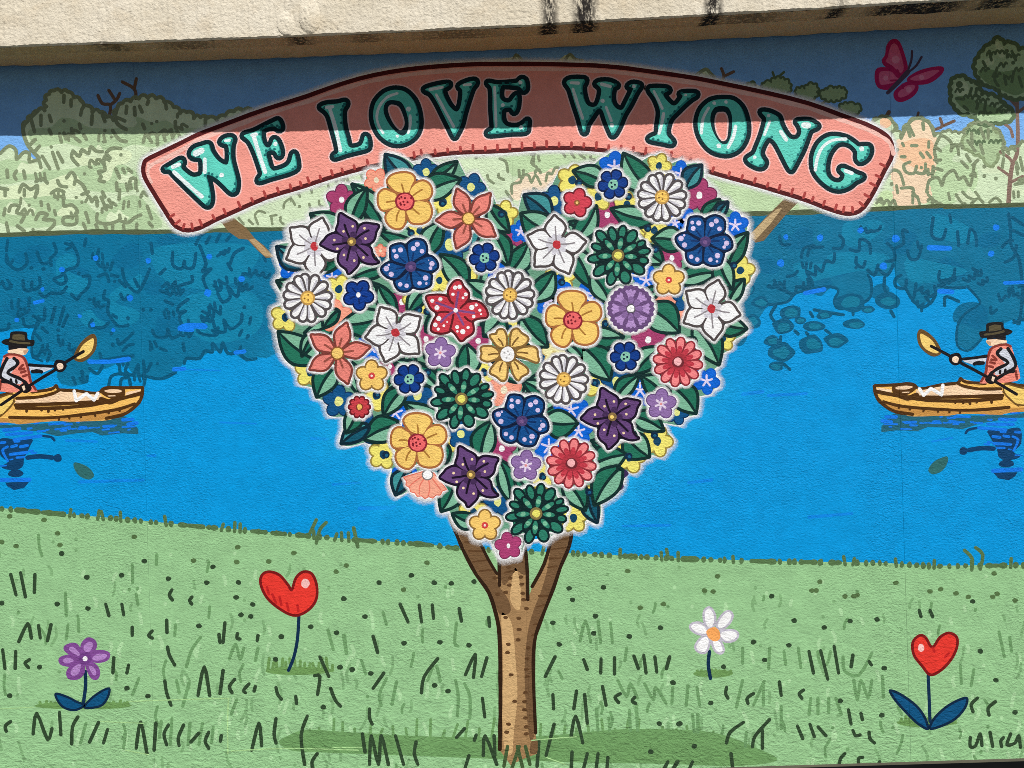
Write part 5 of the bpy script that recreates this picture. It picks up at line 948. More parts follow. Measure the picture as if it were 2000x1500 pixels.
# purple star flower
P = [catmull(q, True, 3) for q in ([(-13, -8), (-27, -18), (-29, -24), (-25, -36), (-24, -51), (-20, -54), (-9, -47), (7, -38), (10, -28), (9, -18), (4, -5)], [(8, -6), (13, -26), (24, -35), (38, -34), (52, -31), (47, -20), (43, -4), (32, 4), (18, 3)], [(9, 6), (26, 7), (37, 14), (40, 28), (47, 37), (52, 40), (41, 43), (28, 41), (17, 34), (7, 16)],
                                   [(2, 10), (12, 28), (12, 44), (3, 55), (-6, 62), (-10, 53), (-21, 45), (-26, 33), (-20, 16), (-8, 8)], [(-8, 3), (-26, 18), (-45, 14), (-56, 8), (-60, 5), (-52, -4), (-46, -11), (-31, -16), (-14, -7)])]
k = Kind(ring(P, 8), (24, 10, 34), extra=[circ(0, 0, 12)])
k.petals(P, 0.80, (98, 66, 118), 1)
k.add('petal_shade', [petal(a, 5, 20, 14) for a in (15, 90, 160, 215, 285)], (66, 42, 82), 1.6)
k.add('petal_veins', sum([stroke(q, 4.4) for q in ([(-14, -33), (-9, -18), (-3, -6)], [(33, -22), (18, -14), (6, -4)], [(31, 27), (18, 15), (5, 4)], [(-9, 36), (-6, 22), (-2, 8)], [(-36, 6), (-20, 4), (-6, 1)])], []), (22, 8, 32), 2.4)
k.add('petal_dots', dots([(2, -30), (-16, -20), (25, -26), (27, -6), (23, 31), (5, 37), (-15, 26), (-28, 14), (-34, -3)], 2.6), (250, 214, 172), 3)
k.add('flower_centre', [circ(0, 0, 8.6, 14)], (134, 108, 64), 4); k.add('flower_centre', [blob(-1, 0, 3.6)], (250, 206, 112), 5)
KD['purple'] = k
# salmon star flower
tips = [(-23, -57), (44, -47), (53, 32), (-21, 58), (-62, 4)]
P = [pointed(x, y, 30, c) for (x, y), c in zip(tips, (.2, -.5, .4, .4, .1))]
k = Kind(ring(P, 7.6), (124, 60, 52), extra=[circ(0, 0, 14)])
k.petals(P, 0.90, (228, 130, 118), 1)
k.add('petal_veins', sum([stroke([(x*.20, y*.20), (x*.48, y*.48)], 4.2) for x, y in tips], []), (150, 78, 66), 2)
k.add('flower_centre', [circ(0, 0, 13.6, 16)], (140, 84, 44), 3); k.add('flower_centre', [circ(0, 0, 10.6, 16)], (248, 200, 112), 4)
KD['salmon'] = k
# white star flower
tips = [(-4, -57), (57, -6), (24, 56), (-42, 42), (-56, -17)]
P = [pointed(x, y, 40) for x, y in tips]
k = Kind(ring(P, 7), (78, 70, 70), extra=[circ(0, 0, 14)])
k.petals(P, 1.50, (240, 242, 246), 1)
k.add('petal_shade', [petal(a, 6, 21, 10) for a in range(18, 378, 36)], (206, 204, 212), 1.6)
k.add('petal_veins', sum([stroke([(x*.15, y*.15), (x*.4, y*.4+1), (x*.62, y*.62)], 3) for x, y in tips], []), (140, 134, 138), 2.4)
k.add('flower_centre', [blob(0, 0, 8.5)], (188, 52, 60), 3)
KD['white'] = k
# dark blue flower with lilac dots
f = L(815, 725, 10)
P = [catmull(f(*q), True, 3) for q in ((780, 620, 758, 400, 760, 280, 900, 190, 1060, 220, 1122, 330, 1112, 470, 960, 570, 860, 630), (910, 650, 1050, 560, 1200, 520, 1312, 610, 1342, 730, 1250, 812, 1130, 812, 930, 750), (900, 790, 1190, 850, 1212, 1000, 1190, 1090, 1050, 1152, 900, 1130, 850, 1040, 835, 820), (790, 820, 830, 1020, 842, 1110, 760, 1192, 620, 1192, 540, 1120, 508, 1000, 620, 940, 760, 810),
                                      (730, 760, 560, 940, 430, 952, 300, 872, 248, 770, 320, 680, 430, 640, 560, 680, 720, 730), (750, 690, 540, 640, 438, 580, 428, 450, 440, 330, 630, 278, 722, 360, 760, 500, 785, 640))]
k = Kind(ring(P, 7), (6, 26, 58), extra=[circ(0, 0, 14)])
k.petals(P, 1.20, (14, 76, 138), 1)
k.add('petal_veins', sum([stroke([(13*math.cos(a), 13*math.sin(a)), (27*math.cos(a), 27*math.sin(a))], 3.4) for a in [math.radians(q) for q in (-78, -15, 42, 108, 172, -140)]], []), (8, 48, 100), 1.8)
k.add('petal_dots', [circ(*p[:2], p[2], 10) for p in [(*f(x, y)[0], r/10) for x, y, r in ((945, 285, 50), (870, 370, 50), (1038, 422, 46), (492, 412, 38), (618, 397, 50), (534, 522, 48), (342, 762, 54), (390, 690, 24), (436, 873, 52), (612, 1070, 44), (738, 1098, 44), (990, 1048, 44), (1108, 943, 54), (1122, 1052, 26), (1232, 667, 52), (1203, 752, 36), (1168, 598, 12))]], (212, 196, 232), 2.6)
k.add('flower_centre', [blob(0, 0, 11)], (78, 62, 112), 3.4); k.add('flower_centre', [blob(0, 1, 4.5)], (116, 86, 136), 4.4)
KD['blue'] = k
# daisy
angs = [i*360/13+d for i, d in enumerate((-8, -6, -3, 2, 0, -2, 3, 0, -3, 2, 1, -2, 0))]
P = [petal(a, 12, 47, 17.5, .6) for a in angs]
k = Kind(ring(P, 6), (84, 78, 80), extra=[circ(0, 0, 15)])
k.petals(P, 2.20, (244, 246, 248), 1)
k.add('petal_shade', [petal(a+6, 15, 40, 4.5) for a in angs], (198, 196, 204), 1.8)
k.add('flower_centre', [circ(0, 0, 14.5, 16)], (190, 148, 80), 3); k.add('flower_centre', [circ(0, 0, 10.8, 14)], (246, 196, 98), 4); k.add('centre_dots', dots([(-6, 1), (1, 4), (1, -6)], 1.9), (140, 100, 44), 5)
KD['daisy'] = k
# red dotted flower
f = L(708, 660, 10)
sil = catmull(f(640, 520, 590, 380, 590, 250, 690, 110, 790, 100, 850, 210, 940, 310, 945, 420, 890, 510, 1000, 510, 1100, 500, 1220, 560, 1302, 680, 1302, 785, 1160, 802, 1020, 862, 1035, 960, 1030, 1090, 900, 1180, 815, 1245, 720, 1120, 620, 1020, 560, 1070, 420, 1097, 260, 1062, 250, 970, 300, 850, 370, 720, 240, 620, 180, 500, 148, 410, 220, 385, 400, 375, 550, 410), True, 3)
k = Kind([sil]+stroke(sil, 9, True, smooth=False), (88, 24, 30))
k.add('petals', [sil], (198, 58, 72), 1)
k.add('petal_lines', sum([stroke(f(*q), 4.2) for q in ((560, 400, 600, 480, 660, 530), (950, 490, 870, 550, 805, 615), (1010, 880, 950, 850, 885, 790), (600, 1030, 635, 900, 665, 750), (340, 715, 440, 690, 570, 695))], []), (92, 24, 30), 2)
k.add('petal_rays', sum([stroke(f(708, 660, *q), 4.5) for q in ((730, 480, 760, 310), (900, 690, 1070, 712), (790, 810, 860, 940), (540, 770, 420, 890), (520, 580, 330, 515))], []), (128, 74, 128), 1.6)
k.add('petal_dots', [circ(*f(x, y)[0], r/10, 9) for x, y, r in ((698, 218, 42), (785, 203, 46), (655, 350, 34), (905, 350, 38), (852, 418, 28), (252, 475, 40), (410, 445, 42), (343, 610, 50), (1023, 605, 52), (1110, 557, 32), (1180, 660, 32), (1205, 738, 20), (1060, 782, 36), (378, 822, 50), (310, 945, 46), (368, 1028, 32), (478, 962, 28), (542, 890, 18), (737, 988, 40), (950, 997, 32), (742, 1072, 24), (847, 1078, 52))], (246, 240, 240), 2.6)
k.add('flower_centre', [circ(0, 0, 4.6, 10)], (244, 240, 246), 3)
KD['reddot'] = k
# golden flower with notched petals
f = L(615, 735, 10)
P = [catmull(f(*q), True, 3) for q in ((500, 600, 420, 560, 340, 460, 288, 370, 400, 350, 440, 270, 530, 268, 582, 370, 592, 500, 570, 580), (680, 570, 690, 400, 720, 280, 810, 248, 880, 330, 992, 400, 1002, 470, 900, 560, 740, 590), (800, 680, 900, 620, 1100, 598, 1182, 650, 1190, 750, 1212, 840, 1190, 882, 1090, 852, 950, 792, 810, 755), (770, 865, 860, 920, 982, 1010, 1002, 1090, 880, 1160, 830, 1232, 760, 1152, 708, 1010, 690, 900),
                                      (590, 900, 602, 1050, 582, 1202, 510, 1242, 400, 1152, 288, 1090, 340, 980, 460, 860), (440, 775, 350, 832, 220, 862, 108, 812, 130, 720, 108, 620, 180, 588, 320, 600, 430, 680))]
k = Kind(ring(P, 8), (130, 98, 52), extra=[circ(0, 0, 19)])
k.petals(P, 0.35, (248, 202, 120), 1)
k.add('petal_veins', sum([stroke(f(*q), 3.4) for q in ((440, 430, 500, 500, 530, 570), (825, 410, 760, 480, 710, 560), (1010, 715, 900, 700, 810, 700), (825, 1020, 800, 950, 750, 890), (465, 1060, 480, 980, 520, 900), (250, 745, 340, 725, 430, 725))], []), (124, 90, 44), 2)
k.add('flower_centre', [blob(0, 0, 14, 15, 0, .04)], (242, 240, 240), 3); k.add('centre_dots', dots([(-6, -3), (1, -6), (4, 0), (-2, 7)], 1.8), (172, 168, 168), 4)
KD['notch'] = k
# green dahlia
f = L(800, 790, 10)
O = [(480, 420, 62, 100), (695, 380, 58, 108), (885, 335, 58, 96), (1060, 425, 70, 108), (1250, 562, 42, 66), (1300, 712, 48, 95), (1295, 888, 52, 70), (1185, 1050, 72, 108), (940, 1210, 78, 98), (675, 1225, 64, 108), (450, 1080, 66, 112), (345, 850, 58, 100), (390, 628, 48, 82)]
I_ = [(630, 590, 52, 118), (845, 560, 54, 110), (1030, 650, 52, 128), (1050, 812, 52, 108), (978, 985, 52, 110), (782, 1062, 54, 122), (645, 982, 52, 110), (545, 802, 54, 120)]
def dah(lst, gx=1.0):
    out = []
    for x, y, w_, l_ in lst:
        q = f(x, y)[0]; a = math.atan2(q[1], q[0]); out.append(circ(q[0], q[1], l_/10*gx, 14, w_/10*gx, a))
    return out
PO, PI_ = dah(O, 1.3), dah(I_, 1.2)
k = Kind(ring(PO, 5.5), (8, 36, 38), extra=[circ(0, 0, 44, 30)])
k.petals(PO, 1.6, (42, 122, 100), 1)
k.add('inner_outline', ring(PI_, 5.5)+[circ(0, 0, 20)], (8, 36, 38), 2)
k.petals(PI_, 1.2, (46, 128, 104), 3)
k.add('petal_lights', [blob(*f(x, y)[0], 5, 4.5) for x, y, *_ in I_], (116, 182, 148), 4)
k.add('flower_centre', [circ(0, 0, 12.4, 16)], (128, 112, 66), 5); k.add('flower_centre', [blob(0, 0, 7.4)], (228, 222, 106), 6)
KD['dahlia'] = k
# ruffled lilac flower
out = []
for i in range(8):
    for j, (da, rr) in enumerate(((-20, 40), (-13, 44.5), (-6, 41.5), (1, 44.5), (8, 41.5), (15, 44), (21, 40))):
        a = math.radians(i*45+da); out.append((rr*math.sin(a), -rr*math.cos(a)))
    a = math.radians(i*45+22.5); out.append((38*math.sin(a), -38*math.cos(a)))
k = Kind([out]+stroke(out, 5, True, smooth=False), (104, 76, 122), extra=[circ(0, 0, 12)])
for i in range(8):
    w_ = []
    for da, rr in ((-3, 9), (-15, 30), (-18, 36), (-11, 38), (-6, 35), (0, 39), (6, 35), (12, 38), (17, 35), (13, 28), (3, 9)):
        a = math.radians(i*45+da); w_.append((rr*math.sin(a), -rr*math.cos(a)))
    k.add('petal', [w_], (176, 142, 198), 1)
k.add('petal_shade', [petal(i*45, 8, 24, 12) for i in range(8)], (134, 102, 156), 2)
k.add('flower_centre', [blob(0, 0, 9.5)], (86, 80, 92), 3); k.add('flower_centre', [blob(0, 0, 7)], (244, 244, 240), 4)
KD['ruffle'] = k
# red aster
angs = [i*30+8 for i in range(12)]
P = [petal(a, 14, 47, 15.5, .55) for a in angs]
k = Kind(ring(P, 6), (140, 42, 52), extra=[circ(0, 0, 22, 20)])
k.petals(P, 0.40, (238, 132, 134), 1)
k.add('petal_shade', [petal(a, 10, 32, 10, .5) for a in angs], (192, 58, 72), 1.8)
k.add('flower_shade', [blob(0, 0, 18, None, 0, .15)], (168, 50, 62), 2.4); k.add('flower_shade', [blob(0, 0, 11.5, None, 0, .12)], (112, 40, 48), 3)
k.add('flower_centre', [blob(0, -1, 8, 8.4)], (244, 176, 178), 4)
KD['aster'] = k
def lobes(n, r, rot=0, k1=.56, k2=.46):
    return [circ(r*k1*math.sin(math.radians(rot+i*360/n)), -r*k1*math.cos(math.radians(rot+i*360/n)), r*k2, 14, r*k2*.86, math.radians(rot+i*360/n-90)) for i in range(n)]
# small blue flowers
P = [petal(a, 3, 28, 19, .62) for a in range(20, 380, 60)]
k = Kind(ring(P, 5), (6, 24, 66), extra=[circ(0, 0, 11)])
k.petals(P, 0.60, (10, 58, 136), 1)
k.add('flower_centre', [blob(0, 0, 9.5, 10.5)], (134, 196, 172), 3); k.add('centre_dots', dots([(-3, -3), (4, 1), (-2, 5)], 2.2), (6, 30, 60), 4)
KD['tinyblue'] = k
P = lobes(5, 29, 30)
k = Kind(ring(P, 5), (6, 24, 70), extra=[circ(0, 0, 12)])
k.add('petals', [offset(p, -.8) for p in P]+[circ(0, 0, 11)], (10, 58, 140), 1)
k.add('petal_veins', sum([stroke([(8*math.sin(a), -8*math.cos(a)), (17*math.sin(a), -17*math.cos(a))], 3) for a in [math.radians(30+i*72) for i in range(5)]], []), (6, 34, 92), 2)
k.add('flower_centre', [circ(0, 0, 4.4, 9, 5.4)], (246, 248, 250), 3)
KD['blue5'] = k
P = lobes(5, 29, 0, .58, .44)
k = Kind(ring(P, 6.4), (138, 104, 54), extra=[circ(0, 0, 12)])
k.add('petals', [offset(p, -.2) for p in P]+[circ(0, 0, 13)], (248, 198, 108), 1)
k.add('flower_centre', [circ(0, 0, 6.6, 12)], (206, 66, 66), 3); k.add('flower_centre', [circ(0, 0, 2.4, 8)], (248, 226, 214), 4)
KD['smallgold'] = k
P = lobes(5, 29, 5, .56, .46)
k = Kind(ring(P, 3.4), (96, 66, 118), extra=[circ(0, 0, 13)])
k.add('petals', [offset(p, -.2) for p in P]+[circ(0, 0, 14)], (140, 108, 164), 1)
k.add('flower_star', sum([stroke([(0, 0), (11*math.sin(math.radians(a)), -11*math.cos(math.radians(a)))], 4.4) for a in range(10, 370, 60)], []), (222, 206, 228), 3); k.add('flower_centre', [circ(0, 0, 2.8, 8)], (226, 150, 150), 4)
KD['lilac'] = k
P = lobes(5, 27, 15, .56, .46)
k = Kind(ring(P, 5.4), (112, 28, 40), extra=[circ(0, 0, 12)])
k.add('petals', [offset(p, -.6) for p in P]+[circ(0, 0, 12)], (208, 66, 82), 1)
k.add('flower_centre', [circ(0, 0, 6, 12)], (150, 90, 52), 3); k.add('flower_centre', [circ(0, 0, 2.8, 8)], (248, 200, 120), 4)
KD['smallred'] = k
P = [circ(17*math.cos(i*math.pi/5), 17*math.sin(i*math.pi/5), 6.4, 10) for i in range(10)]+[circ(0, 0, 18, 20)]
k = Kind(P, (108, 28, 36))
k.add('petals', [circ(15*math.cos(i*math.pi/5), 15*math.sin(i*math.pi/5), 4.4, 10) for i in range(10)]+[circ(0, 0, 15, 20)], (196, 62, 70), 1)
k.add('flower_centre', [blob(0, 0, 7)], (128, 56, 40), 3); k.add('flower_centre', [blob(0, 0, 4.6, 5.6)], (248, 190, 100), 4)
KD['carnation'] = k
P = lobes(5, 26, -10, .56, .47)
k = Kind(ring(P, 2.6), (104, 30, 68), extra=[circ(0, 0, 12)])
k.add('petals', [offset(p, -.2) for p in P]+[circ(0, 0, 12)], (168, 62, 112), 1)
k.add('flower_centre', [circ(0, 0, 3.6, 9, 5)], (248, 246, 248), 3)
KD['magenta'] = k
# coral carnation skirt
sk = [(0, -8)]
for i in range(11):
    a = math.radians(250-i*22-0); sk.append((45*math.cos(a)*-1, 45*math.sin(a)*-1))
sk = [(-9, -4)]
for i in range(15):
    a = math.radians(165-i*9.6); rr = 46 if i % 2 == 0 else 42; sk.append((rr*math.cos(a), rr*math.sin(a)))
sk.append((11, -4))
k = Kind([sk]+stroke(sk, 4, True, smooth=False), (226, 112, 92), halo=6)
k.add('petals', [sk], (246, 164, 138), 1)
k.add('petal_lines', stroke([(-5, 8), (-12, 24), (-10, 40)], 2.6)+stroke([(3, 8), (8, 26), (7, 42)], 2.6)+stroke([(-9, 4), (-24, 18), (-32, 28)], 2.6)+stroke([(8, 4), (20, 16), (30, 26)], 2.6), (228, 122, 102), 2)
k.add('flower_centre', [circ(0, 0, 11.5, 14)], (128, 116, 114), 3); k.add('flower_centre', [blob(0, 0, 8.8)], (246, 246, 244), 4)
KD['coral'] = k

# background flowers, half hidden
def filler(kind, x, y, r, rot=0, lay=70):
    edge, fill, cen, cr = {'yellow': ((150, 132, 62), (234, 224, 112), (14, 66, 96), .26), 'bright': ((0, 84, 190), (2, 98, 206), (214, 206, 236), .30), 'navy': ((6, 44, 84), (10, 80, 132), (222, 226, 140), .26),
                           'magenta': ((108, 36, 76), (164, 62, 108), (248, 246, 248), .18), 'coral': ((226, 118, 96), (246, 158, 132), (232, 220, 190), .2), 'cream': ((196, 172, 104), (232, 226, 168), (206, 190, 120), .2)}[kind]
    P = lobes(5, r, rot, .56, .46)
    P = [[(x+a, y+b) for a, b in p] for p in P]; SIL.extend(P)
    o = paint('background_flower', ring(P, 4 if kind == 'yellow' else 2)+[circ(x, y, r*.4)], edge, lay, wall)
    paint('petals', [offset(p, -1.2) for p in P]+[circ(x, y, r*.42)], fill, lay+1, o)
    if kind == 'bright':
        paint('flower_star', sum([stroke([(x, y), (x+r*.42*math.sin(math.radians(a)), y-r*.42*math.cos(math.radians(a)))], 4) for a in range(0, 360, 72)], []), cen, lay+2, o)
    else: paint('flower_centre', [blob(x, y, r*cr, r*cr*1.15)], cen, lay+2, o)
for i, q in enumerate((('coral', 735, 352, 24, 30), ('magenta', 667, 390, 30), ('navy', 832, 336, 26), ('navy', 920, 366, 28, 20), ('yellow', 866, 395, 26, 40), ('yellow', 985, 418, 26, 10), ('magenta', 1004, 462, 22), ('bright', 1017, 452, 22), ('navy', 880, 478, 40, 15), ('yellow', 820, 450, 26), ('coral', 743, 490, 13), ('bright', 570, 522, 26, 10),
        ('bright', 648, 542, 24, 40), ('yellow', 662, 565, 28, 20), ('coral', 656, 618, 32), ('yellow', 557, 620, 28, 10), ('magenta', 785, 590, 30), ('yellow', 812, 590, 26), ('yellow', 858, 548, 24), ('magenta', 832, 662, 28), ('magenta', 934, 666, 28), ('yellow', 915, 528, 22), ('bright', 970, 528, 22), ('yellow', 995, 640, 22), ('bright', 725, 678, 28, 15), ('yellow', 606, 726, 30, 5), ('magenta', 762, 716, 22),
        ('yellow', 736, 772, 30, 30), ('navy', 662, 784, 32, 0), ('navy', 815, 772, 34), ('bright', 772, 806, 32, 20), ('navy', 712, 834, 34, 10), ('yellow', 748, 888, 28, 10), ('bright', 790, 926, 24), ('navy', 900, 848, 28), ('yellow', 892, 862, 22), ('magenta', 980, 876, 30), ('yellow', 925, 1000, 28), ('navy', 972, 980, 30), ('coral', 985, 762, 34), ('yellow', 945, 726, 24),
        ('yellow', 1118, 352, 30, 15), ('bright', 1200, 326, 30, 5), ('yellow', 1168, 384, 28), ('yellow', 1287, 324, 24, 20), ('bright', 1330, 340, 26), ('navy', 1082, 392, 30), ('magenta', 1186, 420, 32, 5), ('magenta', 1366, 382, 34, 10), ('bright', 1345, 432, 24), ('bright', 1436, 440, 26), ('yellow', 1225, 400, 26), ('yellow', 1250, 440, 24), ('yellow', 1278, 450, 26), ('bright', 1318, 436, 20), ('yellow', 1292, 492, 26), ('magenta', 1312, 504, 26),
        ('yellow', 1446, 528, 28, 10), ('yellow', 1095, 542, 30), ('bright', 1086, 568, 30), ('bright', 1160, 576, 32, 20), ('bright', 1262, 548, 30, 15), ('coral', 1312, 598, 36), ('navy', 1340, 582, 28), ('bright', 1068, 590, 24), ('yellow', 1195, 640, 28), ('bright', 1180, 676, 28), ('magenta', 1266, 664, 34), ('navy', 1080, 690, 30), ('cream', 1082, 690, 24), ('yellow', 1412, 662, 24), ('yellow', 1166, 748, 28), ('navy', 1204, 746, 32),
        ('bright', 1250, 762, 34), ('bright', 1380, 744, 26, 30), ('bright', 1115, 800, 34), ('navy', 1322, 806, 24, 20), ('bright', 1130, 842, 28), ('bright', 1072, 872, 34, 10), ('yellow', 1230, 892, 32, 15), ('yellow', 1284, 862, 30, 20), ('yellow', 1058, 930, 26), ('yellow', 1150, 978, 28), ('purplehint', 0, 0, 0), ('yellow', 1120, 1012, 28, 0))):
    if q[0] == 'purplehint': continue
    filler(*q, lay=48+3*(i % 5))
ph = paint('background_flower', [catmull([(1195, 925), (1215, 915), (1228, 925), (1216, 938), (1218, 952), (1204, 960), (1190, 952)])], (58, 40, 84), 62.5, wall)
# leaves
LG = ((10, 44, 42), (32, 110, 86), (122, 180, 150)); LTEAL = ((8, 38, 52), (14, 84, 106), (60, 142, 146))
def leaf(i, tx, ty, bx, by, w, teal=0, flip=0, low=False):
    dx, dy = tx-bx, ty-by; l = math.hypot(dx, dy); ux, uy = dx/l, dy/l; vx, vy = -uy, ux
    bx -= ux*l*.2; by -= uy*l*.2; tx += 0; l *= 1.2; w *= 1.08
    cv = (.06 if i % 2 else -.06)*l
    prof = [(0, .25), (.18, .72), (.38, 1), (.58, .92), (.78, .58), (.92, .22), (1.0, 0)]
    mid = lambda t: (bx+ux*l*t+vx*cv*math.sin(math.pi*t), by+uy*l*t+vy*cv*math.sin(math.pi*t))
    up = [(mid(t)[0]+vx*w/2*h, mid(t)[1]+vy*w/2*h) for t, h in prof]; dn = [(mid(t)[0]-vx*w/2*h, mid(t)[1]-vy*w/2*h) for t, h in prof]
    cu, cd = catmull(up, False, 3), catmull(dn, False, 3); cm = [mid(t/12) for t in range(13)]
    O_, c1_, c2_ = LTEAL if teal else LG
    base = 64+(i % 9)*4 if not low else 42.6+(i % 5)*.3
    P = cu+cd[::-1][1:]; SIL.append(offset(P, 3.5))
    o = paint('leaf', [P]+stroke(P, 8.4, True, smooth=False), O_, base, wall)
    A, B_ = (cu+cm[::-1][1:-1]), (cd+cm[::-1][1:-1])
    if flip: A, B_ = B_, A
    paint_in('leaf_half', A, 2.1, c2_, base+1, o); paint_in('leaf_half', B_, 2.1, c1_, base+1, o)
    paint('midrib', stroke([mid(.05), mid(.3), mid(.6), mid(.86)], [6.6, 5]), O_, base+2, o)
LV = ((753, 302, 795, 345, 40, 1), (892, 316, 850, 345, 26), (899, 350, 835, 378, 44), (688, 360, 742, 432, 36), (716, 368, 690, 425, 34, 0, 1), (607, 418, 660, 458, 42), (541, 482, 585, 515, 34, 1), (592, 527, 656, 505, 44), (541, 549, 578, 562, 22), (741, 453, 797, 468, 36), (864, 432, 838, 485, 38, 0, 1), (860, 498, 902, 548, 42, 0, 1),
      (912, 549, 958, 582, 42), (994, 453, 962, 412, 34), (992, 520, 966, 462, 34), (690, 542, 742, 526, 30), (738, 556, 766, 600, 30, 0, 1), (797, 612, 826, 572, 28), (665, 634, 735, 622, 48), (632, 640, 655, 612, 24), (544, 648, 608, 696, 50), (619, 775, 648, 726, 42, 0, 1), (700, 770, 684, 718, 26), (750, 812, 784, 766, 34, 0, 1), (790, 787, 856, 818, 34),
      (667, 866, 710, 838, 32, 1), (676, 845, 694, 806, 30), (712, 858, 768, 834, 46, 0, 1), (960, 822, 942, 882, 42), (773, 966, 792, 926, 32, 1), (862, 998, 884, 952, 38, 0, 1), (911, 672, 912, 724, 40), (872, 905, 856, 872, 28), (974, 896, 994, 962, 34, 0, 1), (768, 703, 846, 736, 38), (800, 712, 850, 752, 26, 0, 1), (1218, 300, 1262, 362, 48, 0, 1),
      (1120, 334, 1172, 354, 36), (1370, 323, 1344, 358, 32, 1), (1024, 381, 1066, 416, 40, 1), (1018, 417, 1068, 448, 48), (1164, 402, 1130, 457, 36), (1194, 408, 1262, 426, 38), (1405, 390, 1378, 420, 28), (1421, 395, 1404, 418, 18, 1), (1274, 466, 1326, 474, 42), (1460, 455, 1428, 508, 34, 0, 1), (1032, 474, 1003, 522, 38), (1154, 562, 1124, 500, 40, 0, 1),
      (1082, 530, 1048, 577, 38), (1192, 594, 1163, 548, 38), (1295, 514, 1266, 488, 32), (1402, 532, 1338, 546, 34), (1430, 564, 1408, 514, 36, 0, 1), (1453, 546, 1428, 582, 28), (1458, 642, 1410, 630, 34, 0, 1), (1326, 649, 1274, 608, 56), (1217, 658, 1158, 655, 36, 0, 1), (1404, 712, 1366, 650, 48), (1069, 677, 1028, 630, 46), (1191, 742, 1150, 690, 52),
      (1240, 730, 1280, 690, 38), (1248, 733, 1210, 770, 30), (1253, 735, 1292, 768, 38), (1359, 807, 1322, 764, 46), (1128, 826, 1074, 824, 48, 0, 1), (1296, 841, 1246, 817, 36), (1268, 892, 1230, 858, 48, 0, 1), (1223, 888, 1166, 906, 48), (1161, 986, 1202, 926, 48, 0, 1), (1143, 996, 1110, 948, 40), (1020, 744, 1064, 774, 28), (884, 1004, 924, 1020, 28, 0, 1),
      (1166, 1020, 1150, 976, 28, 1), (945, 656, 976, 622, 44), (590, 695, 612, 656, 20), (1010, 785, 1050, 770, 22), (1290, 560, 1262, 575, 20), (1140, 700, 1110, 672, 26), (1005, 930, 1030, 960, 26), (1310, 690, 1350, 668, 26), (855, 600, 838, 640, 22), (1050, 660, 1075, 640, 24), (975, 720, 1005, 740, 20))
HS = [(HC_[0]+(p[0]-HC_[0])*.93, HC_[1]+(p[1]-HC_[1])*.93) for HC_ in ((1000, 690),) for p in heart_line]
ex = []
tries = 0
while len(ex) < 78 and tries < 4000:
    tries += 1; p = (rnd.uniform(550, 1450), rnd.uniform(320, 1040))
    if not inside(p, HS) or any(math.hypot(p[0]-q[0], p[1]-q[1]) < 46 for q in ex): continue
    ex.append(p)
for i, p in enumerate(ex):
    a = rnd.uniform(0, 6.28); ll = rnd.uniform(22, 30)
    leaf(i, p[0]+ll*math.cos(a), p[1]+ll*math.sin(a), p[0]-ll*math.cos(a), p[1]-ll*math.sin(a), rnd.uniform(24, 34), 1 if rnd.random() < .12 else 0, i % 2, low=True)
for i, q in enumerate(LV): leaf(i, *q)
# berries
for x, y in ((864, 397), (979, 418), (1130, 357), (1227, 384), (1097, 551), (1182, 632), (1161, 747), (1228, 891), (1278, 850), (1060, 931), (1150, 961), (1265, 446), (1280, 487), (835, 727), (946, 728), (818, 605), (736, 770), (605, 723), (754, 888), (834, 608), (561, 617), (1433, 518), (1008, 608), (803, 455)):
    o = paint('berry', [circ(x, y, 7.4, 12)], (8, 40, 66), 100.4, wall); paint('berry_light', [blob(x+1, y+1, 3.2)], (22, 92, 126), 101.2, o)
